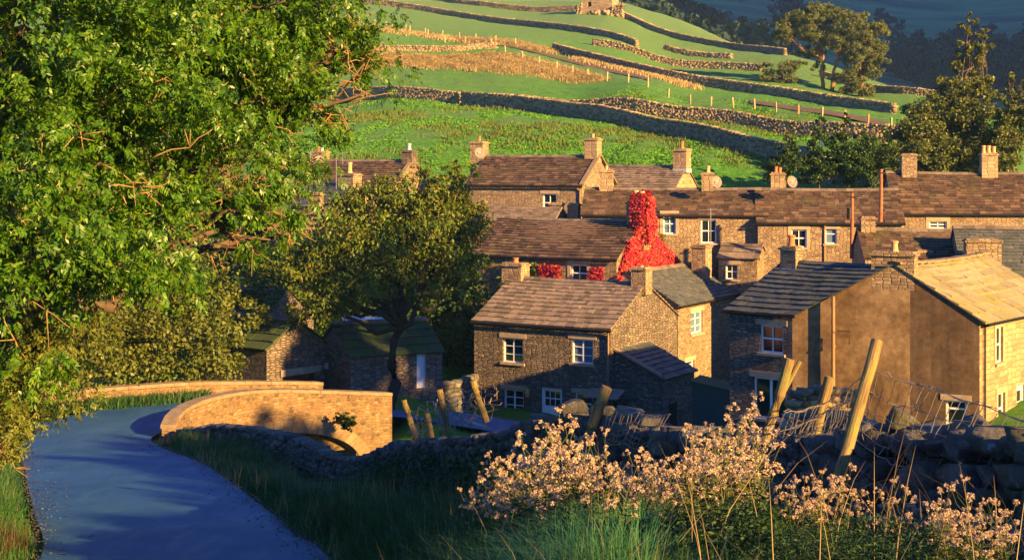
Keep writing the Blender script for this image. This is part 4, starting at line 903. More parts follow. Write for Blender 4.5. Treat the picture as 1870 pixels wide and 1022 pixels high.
# utility poles
def pole(label,px,yt,yb,D,r=.11,box=False):
    t=thing('utility_pole',label,'pole',tuple(P(px,yb,D))); m=MB(); m.tube([P(px-1,yb,D),P(px,(yb+yt)/2,D),P(px,yt,D)],[r,r*.95,r*.85],10); m.build('pole_shaft',M['rusty'],t)
    a=P(px,yt+8,D); m=MB(); m.box(a+[-.25,-.1,0],[.5,0,0],[0,.08,0],[0,0,.08]); m.build('crossarm',M['black'],t)
    if box: m=MB(); m.tube([a+[-.2,-.15,-.55],a+[-.2,-.15,-1.2]],.13,8); m.build('junction_box',M['black'],t)
    return a
a1=pole('reddish utility pole with black box in front of the vent window wall',1556,353,472,84,box=True); a2=pole('taller reddish utility pole rising past the right-hand roof',1609,309,405,84)
m=MB()
for k in (-.1,.1): m.tube([a1+(a2-a1)*t+np.array([k,0,-.5*math.sin(math.pi*t)]) for t in np.linspace(0,1,12)],.012,4,False)
tag(m.build('overhead_cable',M['wire'],None,origin=tuple(a1)),'twin overhead cable slung between the two reddish poles','cable')
# small overgrown aerial mast right of the field wall
q=P(1500,250,112); t=thing('aerial_mast','grey multi-rod aerial mast among the dark shrubs above the terrace','aerial',(q[0],q[1],gz(q[0],q[1])))
m=MB(); m.tube([[q[0],q[1],gz(q[0],q[1])],q],.04,6); m.build('mast',M['metal'],t)
for k in range(4):
    m=MB(); c=q+np.array([0,0,-k*.3+.3]); m.tube([c,c+np.array([1.1,-.2,-.15])],.02,5); m.build('rod',M['metal'],t)

# ------------------------------------------------------------------ foliage
def leaf_quads(cent, nrm, axis, L, Wd, fold=.25):
    """rhombic leaves; arrays"""
    side=np.cross(nrm,axis); side/=np.linalg.norm(side,axis=1,keepdims=True)+1e-9
    L=L[:,None]; Wd=Wd[:,None]
    a=cent-axis*L*.5; b=cent+side*Wd*.5-axis*L*.02+nrm*Wd*fold; c=cent+axis*L*.5-nrm*L*.12; d=cent-side*Wd*.5-axis*L*.02+nrm*Wd*fold
    n=len(cent); V=np.stack([a,b,c,d],1).reshape(-1,3); Fc=np.arange(n*4).reshape(n,4); return V,Fc
def unit(a): return a/(np.linalg.norm(a,axis=1,keepdims=True)+1e-9)
def blob_points(blobs, n, shell=.55, sub=1.0):
    """points in ellipsoid shells grouped in secondary clumps"""
    vol=np.array([b[1][0]*b[1][1]*b[1][2] for b in blobs])**.67; vol/=vol.sum(); cnt=rng.multinomial(n,vol); C=[];O=[]
    for (c,r),k in zip(blobs,cnt):
        if k==0: continue
        m=max(4,int(k/sub/60)); d=unit(rng.normal(size=(m,3))); rad=rng.uniform(shell,1.0,m)**.7; cc=d*rad[:,None]*(1+.12*rng.normal(size=(m,1)))
        ii=rng.integers(0,m,k); r=np.array(r,float); cr=(r.mean()*.28)*rng.uniform(.6,1.4,m)
        pp=cc[ii]*r+unit(rng.normal(size=(k,3)))*(rng.random((k,1))**.45)*cr[ii][:,None]*np.array([1,1,.75])
        C.append(pp+np.array(c)); O.append(unit(pp/r))
    return np.concatenate(C),np.concatenate(O)
def crown(name, blobs, n, L, mat, parent, spray=1, droop=.5, asp=.42, shell=.5, sub=1.0, cull=None):
    C,O=blob_points(blobs,n,shell,sub)
    if cull is not None: k=cull(C); C,O=C[k],O[k]
    n=len(C); up=np.array([0,0,1.])
    ax=unit(O*.7+rng.normal(size=(n,3))*.8-up*droop)
    nr=unit(O*.45+up*.6+rng.normal(size=(n,3))*.75); nr=unit(nr-ax*np.sum(nr*ax,1,keepdims=True))
    if spray==1:
        V,Fc=leaf_quads(C,nr,ax,L*rng.uniform(.6,1.3,n),L*asp*rng.uniform(.7,1.3,n)*1.0)
    else:
        side=np.cross(nr,ax); VV=[]; K=spray
        for j in range(K):
            t=(j//2+1)/((K+1)//2+.5) if j<K-1 else 1.1; sg=(1 if j%2 else -1) if j<K-1 else 0
            base=C+ax*(L*2.3*(t-.5))[...,None] if hasattr(L,'__len__') else C+ax*(L*2.3*(t-.5))
            la=unit(ax*(.55 if sg else 1)+side*sg*.9-up*.25+rng.normal(size=(n,3))*.12); ln=unit(nr+rng.normal(size=(n,3))*.25); ln=unit(ln-la*np.sum(ln*la,1,keepdims=True))
            V,_=leaf_quads(base+la*L*.45,ln,la,L*rng.uniform(.75,1.2,n),L*asp*rng.uniform(.8,1.2,n)); VV.append(V)
        V=np.concatenate(VV); Fc=np.arange(len(V)).reshape(-1,4)
    return np_mesh(name,V,Fc,mat,parent)
def limb(m,a,b,r0,r1,n=6,wig=.06):
    a=np.array(a,float); b=np.array(b,float); L=np.linalg.norm(b-a); pts=[a+(b-a)*t+(rng.normal(0,wig*L,3)*math.sin(math.pi*t) if 0<t<1 else 0)+np.array([0,0,-.06*L*math.sin(math.pi*t)]) for t in np.linspace(0,1,n)]
    m.tube(pts,list(np.linspace(r0,r1,n)),7); return pts
def tree(name,label,cat,base,top,blobs,n,L,mat,bark='bark',r=.25,spray=1,twigs=0,group=None,fork=.35,limbs=True,**kw):
    t=thing(name,label,cat,base,group); m=MB(); base=np.array(base,float); top=np.array(top,float)
    tp=limb(m,base-[0,0,.3],top,r,r*.35,8,.02); 
    if limbs:
        for c,rr_ in blobs:
            f=random.uniform(fork,.85); s_=base+(top-base)*f; c=np.array(c)
            p=limb(m,s_,c,r*.42,r*.10)
            for _ in range(3): d=unit(rng.normal(size=(1,3)))[0]*np.array(rr_)*.75; limb(m,p[-2],c+d,r*.14,.015,5)
    m.build('trunk',M[bark],t,smooth=True)
    if twigs:
        m=MB()
        for _ in range(twigs):
            c,rr_=blobs[rng.integers(len(blobs))]; d=unit(rng.normal(size=(1,3)))[0]; a=np.array(c)+d*np.array(rr_)*rng.uniform(.2,.6); b=a+d*np.array(rr_)*.35+rng.normal(0,.2,3); p=limb(m,a,b,.012,.004,7,.05)
            for _k in range(2): q=p[3]; m.tube([q,q+rng.normal(0,.22,3)+d*.15],[.01,.004],5)
        tag(m.build('branches',M['twig'],t,smooth=True),kind='stuff')
    crown('crown',blobs,n,L,M[mat],t,spray=spray,**kw); return t
def B(px,py,D,rx,ry=None,rz=None): return (P(px,py,D),(rx,ry or rx,rz or rx))

# large ash on the left: hangs over the lane
ashb=[B(60,60,21,2.6),B(200,30,23,2.6),B(340,60,24,2.4),B(480,60,25,2.2,2,1.6),B(585,125,25,1.15,1.3,.85),B(640,150,25,.75,.8,.4),B(570,190,25,.75,.9,.5),B(420,180,24,2.0),B(270,190,22,2.3),B(100,200,20,2.3),B(-60,150,20,2.6),
 B(40,340,19,1.9),B(180,350,20,2.0),B(330,330,22,1.5),B(440,300,24,1.5,1.5,1.1),B(480,380,25,1.0,1,.75),B(510,410,25.5,.55,.6,.35),B(400,420,24,.95,.95,.7),B(270,430,22,1.0),B(120,480,20,1.3),B(-20,460,19,1.8),B(500,-60,25,2.2),B(200,-90,22,3),B(400,-80,24,2.5),B(630,80,25.5,.7,.8,.5),B(650,105,25.5,.4,.5,.3),B(540,300,25,.5,.6,.3)]
tree('ash_tree','huge bright green ash tree overhanging the lane at the left','tree',(-9.6,23,8.0),(-7.5,22.5,17.5),ashb,26000,.088,'ash',r=.38,spray=9,twigs=260,droop=.75,asp=.36,shell=.45)
lob=[B(10,600,29,1.6),B(20,690,30,1.0,1.0,1.0),B(-15,760,29,1.0),B(-60,680,28,1.8),B(100,575,31,1.1),B(0,830,28,.42),B(55,640,31,.9),B(-50,560,27,2)]
tree('ash_tree','low golden green ash branches drooping to the left road verge','tree',(-12.6,30,7.4),(-11.5,30,11.5),lob,13000,.09,'hazel',r=.18,spray=7,twigs=60,droop=.7,asp=.4,shell=.4)
hz=[B(180,640,62,2.6),B(260,600,63,2.8),B(340,620,63,2.3),B(390,640,63,1.6,1.6,1.2),B(120,620,61,2.5),B(300,540,66,3.2),B(200,540,65,3.4),B(400,600,66,1.3),B(430,560,68,1.5),B(80,560,62,3)]
tree('hazel_bush','dense yellow green hazel bush behind the left parapet','bush',(-15.5,63,3.5),(-15.5,63,7.5),hz,34000,.19,'hazel',r=.2,asp=.65,shell=.45,droop=.2)
dk=[B(420,470,76,3.0),B(360,420,80,4),B(470,540,80,3.2),B(540,560,82,3.0),B(600,520,84,3.5),B(470,420,84,3.0),B(780,560,84,3.2),B(830,600,86,3.2),B(850,540,88,2.4),B(700,600,84,3),B(830,660,85,1.8),B(250,400,82,5)]
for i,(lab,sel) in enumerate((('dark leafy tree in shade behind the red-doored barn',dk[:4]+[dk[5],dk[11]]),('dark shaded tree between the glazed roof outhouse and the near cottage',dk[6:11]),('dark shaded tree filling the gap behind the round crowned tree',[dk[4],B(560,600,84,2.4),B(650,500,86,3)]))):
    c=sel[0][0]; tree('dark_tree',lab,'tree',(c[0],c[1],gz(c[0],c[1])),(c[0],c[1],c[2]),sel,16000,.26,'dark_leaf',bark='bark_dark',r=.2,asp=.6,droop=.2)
# round crowned tree in the middle
ch=[B(700,430,67,2.7,2.6,2.2),B(620,430,67,2.1,2,1.7),B(790,420,67,2.5,2.4,2.0),B(850,400,67,1.3,1.3,1.1),B(740,360,67,1.9,2,1.0),B(660,365,67,1.3,1.3,.8),B(820,350,67,1.2,1.2,.9),B(840,315,67,.75,.75,.55),B(560,480,67,1.5,1.5,1.1),B(500,490,67,1.1,1.1,.5),B(600,540,66.5,1.5,1.6,1.1),B(550,570,66.5,.9,.9,.6),B(670,530,66.5,1.6,1.8,1.0),B(830,480,67,1.5,1.5,1.1),B(760,520,66.5,1.5,1.6,.9),B(880,390,67,.6,.6,.4),B(850,540,66.5,.7,.7,.6),B(480,430,67,.5,.5,.35),B(770,315,67,.5,.5,.35),B(700,335,67,.5)]
tb=(P(708,708,64.3)[0],64.3,gz(P(708,708,64.3)[0],64.3))
tree('cherry_tree','round crowned olive tree with dark trunk beside the outhouse','tree',tb,tuple(P(735,500,66.5)),ch,30000,.20,'cherry',bark='bark_dark',r=.31,asp=.45,spray=1,droop=.9,shell=.3,twigs=60,fork=.55,sub=.5)
m=MB(); 
# pines
def pine(label,tp,bl,n=9000,r=.3):
    base=P(*tp[0]); base[2]=gz(base[0],base[1]); tree('pine_tree',label,'tree',tuple(base),tuple(P(*tp[1])),bl,n,.42,'pine',bark='bark_pine',r=r,asp=.22,droop=-.2,shell=.35,fork=.5,sub=1.2)
pine('tall pine with a bare orange trunk, left of the pair',((1502,186,198),(1500,60,198)),[B(1470,30,198,2.6,2.5,1.2),B(1505,25,198,2.6,2.5,1.3),B(1435,50,198,2.0,2,1.2),B(1440,65,198,1.6,1.6,1.0),B(1490,60,198,2.4,2.4,1.3),B(1480,95,199,1.6,1.6,.9),B(1495,120,198,1.0,1,1.0),B(1450,35,198,1.5,1.5,.8),B(1490,15,198,2.0,2,.7),B(1420,62,198,.8,.8,.5)],22000)
pine('tall pine with forked orange trunk, right of the pair',((1518,186,197),(1530,60,197)),[B(1545,45,197,2.6,2.5,1.5),B(1520,75,197,2.0,2,1.2),B(1570,60,197,2.2,2.2,1.6),B(1600,55,197,1.9,1.9,.8),B(1590,85,197,2.2,2,1.2),B(1612,92,197,1.1,1.1,.7),B(1560,30,197,1.8,1.8,.7),B(1610,45,197,1.0,1,.5),B(1555,95,197,1.9,1.9,1.1)],22000)
pine('shorter pine with low spreading dark branches right of the tall pair',((1570,190,195),(1572,100,195)),[B(1570,110,195,2.0),B(1555,140,195,2.2,2,1.0),B(1590,130,195,1.8,1.8,.9),B(1575,165,195,2.2,2,.8),B(1545,165,195,1.4,1.4,.6),B(1600,110,195,1.4),B(1585,180,195,1.2,1.2,.5)],15000,.22)
pine('small bushy pine with drooping crown left of the tall pair',((1440,172,199),(1440,110,199)),[B(1420,140,199,1.8,1.8,1.2),B(1400,130,199,1.2),B(1440,125,199,1.9,1.9,1.2),B(1445,150,199,1.3),B(1410,155,199,1.2,1.2,.8),B(1462,115,199,1.0,1,.5),B(1390,145,199,.7)],8000,.16)
pine('small conifer at the top of the upper left pasture',((575,22,235),(578,-30,235)),[B(577,5,235,2.0),B(572,-15,235,1.6),B(585,12,235,1.6,1.6,.6),B(565,14,235,1.4,1.4,.6)],4000,.15)
# poplar-like trees at the right
pb=[B(1775,60,108,.75,.75,1.3),B(1760,90,108,.8,.8,1.2),B(1795,95,108,.65,.65,1.5),B(1765,130,108,1.4),B(1750,165,108,1.8,1.8,1.5),B(1790,150,108,1.1),B(1790,190,108,1.6),B(1720,180,108,1.3),B(1720,220,107,2.2),B(1770,230,107,2.4),B(1680,210,107,1.2),B(1680,250,106,2.2),B(1650,270,106,1.7),B(1740,280,106,2.6),B(1800,270,106,2.2),B(1690,300,105,2.4),B(1640,310,105,2.0),B(1800,310,105,2.3),B(1745,320,105,2.2),B(1615,330,104,1.2),B(1770,36,108,.35,.35,.7),B(1797,65,108,.3,.3,.8)]
tree('poplar_tree','tall tapering tree with a pointed twin crown at the right','tree',(*P(1745,340,106)[:2],gz(*P(1745,340,106)[:2])),tuple(P(1770,90,108)),pb,42000,.24,'poplar',r=.3,asp=.6,droop=.1,shell=.35,fork=.15)
tree('poplar_tree','smaller loose leafy tree cut by the right edge','tree',(*P(1850,340,103)[:2],gz(*P(1850,340,103)[:2])),tuple(P(1850,180,104)),[B(1850,190,104,1.0,1,1.3),B(1845,150,104,.4,.4,.9),B(1868,165,104,.4,.4,.9),B(1830,220,104,1.2),B(1860,240,104,1.5),B(1830,270,103,1.5),B(1870,210,104,1.4),B(1820,300,103,1.0)],9000,.24,'poplar',r=.12,asp=.6,droop=.1,shell=.25)
sh=[('slim dark shrub at the foot of the shaded field wall',[B(1435,290,104,1.0,1,1.0),B(1440,260,104,.5,.5,.9),B(1430,310,104,1.2),B(1445,235,104,.2,.2,.4)]),
 ('upright dark shrub around the aerial mast',[B(1497,270,105,.8,.8,1.5),B(1497,220,105,.35,.35,.8),B(1505,300,105,1.2),B(1485,310,105,1.2)]),
 ('tall dark shrub beside the mast',[B(1545,240,105,.45,.45,1.1),B(1530,280,105,.9,.9,1.6),B(1550,300,105,1.4),B(1542,215,105,.2,.2,.5),B(1525,250,105,.4,.4,1)]),
 ('broad dark bush below the tall tapering tree',[B(1585,290,105,1.6),B(1600,260,105,1.1),B(1575,325,104,1.5),B(1610,310,104,1.6),B(1570,262,105,.6,.6,.6)])]
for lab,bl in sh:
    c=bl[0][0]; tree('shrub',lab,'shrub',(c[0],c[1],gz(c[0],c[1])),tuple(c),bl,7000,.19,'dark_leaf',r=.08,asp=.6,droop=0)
# creepers
def creeper(name,label,loc,quads,n,L,mats,thick=.25):
    VV=[];
    tot=sum(q[1] for q in quads)
    for (a,b,c,d),wgt in quads:
        a,b,c,d=[np.array(q,float) for q in (a,b,c,d)]; k=int(n*wgt/tot); s_=rng.random((k,1)); t_=rng.random((k,1))
        p=(a*(1-s_)+b*s_)*(1-t_)+(d*(1-s_)+c*s_)*t_; nn=np.cross(b-a,d-a); nn/=np.linalg.norm(nn)
        clump=.5+.5*np.sin(p@rng.normal(0,2.0,3)+2)*np.sin(p@rng.normal(0,3.0,3))
        p=p+nn*rng.uniform(.0,1.0,(k,1))*thick*(.4+clump[:,None])+rng.normal(0,.05,(k,3))
        nr=unit(nn+rng.normal(size=(k,3))*.35+[0,0,.2]); ax=unit(rng.normal(size=(k,3))-[0,0,1.0]); ax=unit(ax-nr*np.sum(ax*nr,1,keepdims=True))
        V,_=leaf_quads(p,nr,ax,L*rng.uniform(.7,1.3,k),L*.8*rng.uniform(.7,1.2,k)); VV.append(V)
    V=np.concatenate(VV); return tag(np_mesh(name,V,np.arange(len(V)).reshape(-1,4),mats,None,loc),label,'creeper')
def jr(t_,z,off=.08): q=J.o+J.u*(J.W+off)+J.v*t_; return np.array([q[0],q[1],z])
Jc=J.pt(9.45,3.3,0); zt=zat(362,87)
def jc(a,b,z): q=Jc[:2]+J.u*a+J.v*b; return np.array([q[0],q[1],z])
ez=8.65
creeper('scarlet_creeper','scarlet and orange creeper covering the chimney and gable of the middle house',tuple(jr(3.3,6)),
 [((jc(.62,-.55,9.4),jc(.62,.65,9.4),jc(.62,.5,zt),jc(.62,-.5,zt)),5),((jc(-.2,-.56,9.6),jc(.62,-.56,9.6),jc(.62,-.56,zt),jc(-.2,-.56,zt)),4),((jc(-.3,-.5,zt),jc(.6,-.5,zt),jc(.6,.5,zt+.1),jc(-.3,.5,zt+.1)),2),
  ((jr(-.2,7.4),jr(8.6,7.0),jr(5.6,9.4),jr(1.2,9.6)),11),((jr(3.0,7.8),jr(9.6,7.0),jr(8.2,8.2),jr(4.6,9.8)),4),((jr(1.5,9.4),jr(5.2,9.4),jr(3.9,10.6),jr(2.7,10.6)),6),((jr(-.1,6.2),jr(9.4,6.0),jr(8.2,7.5),jr(-.1,7.7)),5)],26000,.14,M['red'])
def jf(s_,z): q=J.o+J.u*s_-J.v*.12; return np.array([q[0],q[1],z])
creeper('wall_creeper','mixed green and red creeper on the wall left of the ivy house window',tuple(jf(4,5)),[((jf(4.7,6.2),jf(6.1,6.2),jf(6.1,8.1),jf(4.7,8.1)),1)],1500,.16,M['red'])
creeper('wall_creeper','small dark red creeper right of the middle house window',tuple(jf(8,5)),[((jf(7.9,6.2),jf(8.9,6.2),jf(8.8,8.1),jf(8.0,8.0)),1)],1000,.16,M['red'])
creeper('wall_creeper','green ivy patch at the left of the middle house wall',tuple(jf(3,5)),[((jf(2.4,6.2),jf(4.6,6.2),jf(4.6,8.2),jf(2.4,8.2)),1)],1500,.18,M['hazel'])
q=E.pt(4.2,-.15,0); creeper('climbing_plant','rusty brown climbing plant beside the tall terrace window',(q[0],q[1],8.3),[((E.pt(3.7,-.15,8.3),E.pt(5.3,-.15,8.3),E.pt(5.1,-.15,9.6),E.pt(4.1,-.15,9.8)),1)],900,.15,leafmat('rusty leaves',[(.22,.12,.02),(.30,.15,.02),(.18,.12,.03)]))
# dark leaf clump added in place of a bush shadow on the bridge
q=P(622,768,58.2)+np.array([.25,-.2,0]); t=thing('bush_shadow_clump','small dark leafy clump standing in for a bush shadow on the bridge face','plant',tuple(q))
m=MB(); m.tube([q+[-.3,.2,.3],q,q+[.25,-.1,-.35]],[.03,.025,.01],5); m.build('stem',M['bark_dark'],t)
crown('leaves',[(q,(.42,.22,.40)),(q+[-.35,.2,.1],(.25,.15,.2))],1100,.10,M['dark_leaf'],t,asp=.6,droop=.3,shell=.1,sub=.2)
# far woods (mass)
VV=[];
for (x0,y0,D0,x1,y1,D1,k,rr_) in ((1135,-5,520,1420,75,450,90,9),(1135,40,440,1330,60,420,45,6),(1400,110,430,1520,130,400,16,5),(1640,40,620,1900,90,560,80,11),(1700,60,600,1900,100,560,30,9),(1400,0,700,1500,30,700,14,9),(1600,10,760,1640,30,760,8,8),(1850,110,400,1890,150,400,10,8),(1740,20,700,1900,10,700,30,10)):
    for i in range(k):
        t=random.random(); px=x0+(x1-x0)*t; py=y0+(y1-y0)*t+random.uniform(-28,28)*(1 if k>20 else .3); D=D0+(D1-D0)*t+random.uniform(-30,30); q=P(px,py,D); z=gz(q[0],q[1]); 
        VV.append(((q[0],q[1],z+rr_*.55),(rr_*random.uniform(.6,1),rr_*random.uniform(.6,1),rr_*random.uniform(.7,1.2))))
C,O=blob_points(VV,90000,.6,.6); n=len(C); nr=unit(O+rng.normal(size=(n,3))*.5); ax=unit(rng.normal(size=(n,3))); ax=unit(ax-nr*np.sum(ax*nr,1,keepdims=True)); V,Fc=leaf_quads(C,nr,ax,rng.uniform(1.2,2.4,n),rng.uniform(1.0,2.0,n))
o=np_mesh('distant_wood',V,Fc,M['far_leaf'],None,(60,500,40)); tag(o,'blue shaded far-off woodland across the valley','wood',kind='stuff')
# ------------------------------------------------------------------ ground vegetation
def blades(name,label,pos,H,Wd,mat,lean=.35,curl=.5,kind='stuff',parent=None,group=None,cat='grass'):
    n=len(pos); az=rng.uniform(0,2*math.pi,n); d=np.stack([np.cos(az),np.sin(az),np.zeros(n)],1); s_=np.stack([-np.sin(az+.6),np.cos(az+.6),np.zeros(n)],1)
    H=H[:,None]; Wd=Wd[:,None]; le=(lean*rng.random((n,1))+.05); up=np.array([0,0,1.]); V=[]
    for t,w in ((0,1.),(.4,.85),(.75,.5),(1.0,.08)):
        c=pos+up*H*(t-.25*curl*le*t**3*2)+d*H*(le*t+curl*le*t*t)
        V+= [c-s_*Wd*w*.5,c+s_*Wd*w*.5]
    V=np.stack(V,1).reshape(-1,3); b=np.arange(n)[:,None]*8; q=np.array([[0,1,3,2],[2,3,5,4],[4,5,7,6]]); Fc=(b[:,None,:]+q[None]).reshape(-1,4)
    o=np_mesh(name,V,Fc,mat,parent,(pos[0] if parent is None else (0,0,0))); 
    if kind: tag(o,label,cat,group,kind)
    return o
def scatter_between(A,Bp,n,dpow=1.0):
    """random points between two polylines given as functions of y"""
    A=np.array(A,float); Bp=np.array(Bp,float); lo=max(A[:,0].min(),Bp[:,0].min(),7.0); hi=min(A[:,0].max(),Bp[:,0].max())
    t=rng.random(n); y=lo*(hi/lo)**t if dpow else lo+(hi-lo)*t; s_=rng.random(n)
    xa=np.interp(y,A[:,0],A[:,1]); xb=np.interp(y,Bp[:,0],Bp[:,1]); x=xa+(xb-xa)*s_; return x,y
RE=[(d,xr-.10) for d,xr,xl,z in ROAD]+[(52,-12.3)]; WX=sorted([(y,x-.2) for x,y,zt,zb in WALL]); LE=[(d,xl-.05) for d,xr,xl,z in ROAD]
def clump(x,y,f=1.0): return .5+.5*np.sin(x*2.3*f+1.3*np.sin(y*1.1*f))*np.sin(y*1.9*f+x*.7)
x,y=scatter_between(RE,WX,150000); keep=(y>13.5)&(rng.random(len(x))<.25+.75*clump(x,y)); x,y=x[keep],y[keep]; z=ground(x,y)
xr=np.interp(y,[a for a,b in RE],[b for a,b in RE]); edge=np.clip((x-xr)/.9,.25,1)
sc=(.35+.5*clump(x,y,.7))*edge
blades('verge_grass','long dark green grass on the verge between lane and wall',np.stack([x,y,z-.02],1),sc*rng.uniform(.35,.9,len(x)),(.006+.0005*y)*rng.uniform(.7,1.4,len(x)),M['grass'],.6,.7)
x,y=scatter_between(RE,WX,7000); keep=(y>14)&(rng.random(len(x))<clump(x,y,.5)**2*1.2); x,y=x[keep],y[keep]
blades('seeding_grass','dry seeding grass stems along the wall foot',np.stack([x,y,ground(x,y)],1),rng.uniform(.35,.75,len(x)),(.003+.0002*y)*rng.uniform(.7,1.2,len(x)),M['dry'],.25,.5)
x,y=scatter_between(LE,[(a,b-4) for a,b in LE],60000); keep=(y>20)&(y<60); x,y=x[keep],y[keep]; xe=np.interp(y,[a for a,b in LE],[b for a,b in LE])
blades('left_verge_grass','grass on the left verge under the ash tree',np.stack([x,y,ground(x,y)],1),rng.uniform(.15,.55,len(x))*np.clip((xe-x)/.5,.3,1),(.006+.0005*y)*rng.uniform(.7,1.3,len(x)),M['grass'],.6,.7)
xx=rng.uniform(-8.7,-8.1,260); yy=rng.uniform(22.5,25,260); blades('dock_stems','rusty dead dock stems on the left verge',np.stack([xx,yy,ground(xx,yy)],1),rng.uniform(.3,.75,260),np.full(260,.012),leafmat('dead dock',[(.07,.025,.015),(.10,.035,.015),(.05,.02,.015)]),.2,.2)
# strip below far parapet
ex=[];ey=[]
for d in rng.uniform(17,50,2600):
    a_=np.interp(d,[q[0] for q in ROAD],[q[1] for q in ROAD]); b_=np.interp(d,[q[0] for q in ROAD],[q[2] for q in ROAD]); k=rng.exponential(.22); ex.append(a_-k+.1 if rng.random()<.6 else b_+k-.1); ey.append(d)
ex=np.array(ex); ey=np.array(ey); n=len(ex); zr=np.interp(ey,[q[0] for q in ROAD],[q[3] for q in ROAD])+.07; ax=unit(rng.normal(size=(n,3))*[1,1,.1]) if 'unit' in globals() else None
V,Fc=leaf_quads(np.stack([ex,ey,zr],1),np.tile([0,0,1.],(n,1)),ax,rng.uniform(.03,.09,n),rng.uniform(.02,.06,n)); tag(np_mesh('road_litter',V,Fc,leafmat('fallen leaves and grit',[(.12,.09,.05),(.20,.15,.09),(.06,.05,.035),(.15,.13,.11)],.0,.9),None,tuple(V[0])),'fallen leaves and grit along the lane edges','litter',kind='stuff')
t=rng.random(9000); F2=offset(F1,-.45); cx=np.interp(t,np.linspace(0,.8,len(F2)),F2[:,0]); cy=np.interp(t,np.linspace(0,.8,len(F2)),F2[:,1]); cx+=rng.uniform(-.4,.5,9000); cy+=rng.uniform(-.9,.4,9000)
kk=cx<-12.5; cx,cy=cx[kk],cy[kk]; blades('parapet_grass','grass growing along the foot of the far parapet',np.stack([cx,cy,np.full(len(cx),4.38)],1),rng.uniform(.15,.5,len(cx)),rng.uniform(.03,.06,len(cx)),M['grass'],.6,.6)
# near bank
def bank(n,x0,x1,y0,y1): 
    y=y0*(y1/y0)**rng.random(n); k=rng.uniform(x0,x1,n); x=(k-935)/F*y; wx=np.interp(y,[a for a,b in WX],[b for a,b in WX]); ok=(x<wx+.15); return x[ok],y[ok]
x,y=bank(150000,560,2000,5.2,17); kk=rng.random(len(x))<.35+.65*clump(x,y,1.5); x,y=x[kk],y[kk]
blades('bank_grass','tangled green grass covering the near bank',np.stack([x,y,ground(x,y)-.02],1),(.18+.30*clump(x,y,1.1))*rng.uniform(.5,1.1,len(x))*np.interp(935+x/y*F,[560,1000,1350,1500,2000],[1.2,1.0,.8,.5,.55]),rng.uniform(.003,.008,len(x)),M['grass'],.7,.8)
x,y=bank(16000,880,1180,5.6,8.5); 
blades('bright_grass_tuft','pale bluish green fine grass at the bottom centre',np.stack([x,y,ground(x,y)],1),rng.uniform(.18,.42,len(x)),rng.uniform(.003,.006,len(x)),leafmat('fresh fine grass',[(.05,.20,.06),(.09,.27,.09),(.04,.15,.05)],.4,.5),.9,.9)
x,y=bank(700,560,1960,5.4,14); kk=rng.random(len(x))<.3+.7*clump(x,y,.8); x,y=x[kk],y[kk]
blades('dry_stems','dry arching grass stems on the near bank',np.stack([x,y,ground(x,y)],1),rng.uniform(.35,.8,len(x)),rng.uniform(.003,.006,len(x)),M['dry'],.6,.9)
# leafy nettles and bracken: low foliage masses
def lowleaf(name,label,x,y,h,L,mat,asp=.5,cat='ground cover'):
    n=len(x); z=ground(x,y); p=np.stack([x,y,z+h*rng.random(n)**.6],1); ax=unit(rng.normal(size=(n,3))*[1,1,.5]); nr=unit(rng.normal(size=(n,3))*.6+[0,0,1]); nr=unit(nr-ax*np.sum(ax*nr,1,keepdims=True)); V,Fc=leaf_quads(p,nr,ax,L*rng.uniform(.6,1.4,n),L*asp*rng.uniform(.7,1.2,n)); return tag(np_mesh(name,V,Fc,mat,None,tuple(p[0])),label,cat,kind='stuff')
x,y=bank(150000,640,1420,7,18); kk=rng.random(len(x))<clump(x,y,1.2)*.9+.25; x,y=x[kk],y[kk]
lowleaf('nettle_bed','dark green nettles and weeds below the wall',x,y,.10+.42*clump(x,y,1.6)*clump(y,x,.7),.032,M['bracken'])
x,y=bank(26000,1350,1960,5.6,9); lowleaf('nettle_bed','feathery green weeds at the bottom right',x,y,.26*clump(x,y,1.3)+.08,.026,M['bracken'],.3)
q=rng.random(20000); yy=18+30*q; xx=np.interp(yy,[a for a,b in WX],[b for a,b in WX])-rng.uniform(-.1,1.2,20000)*np.interp(yy,[18,48],[1,.4]); kk=rng.random(20000)<np.interp(yy,[18,30,48],[1,.6,.15]); xx,yy=xx[kk],yy[kk]
lowleaf('nettle_bed','dark weeds crowding the middle stretch of wall',xx,yy,.75*clump(xx,yy)+.2,.11,M['bracken'])

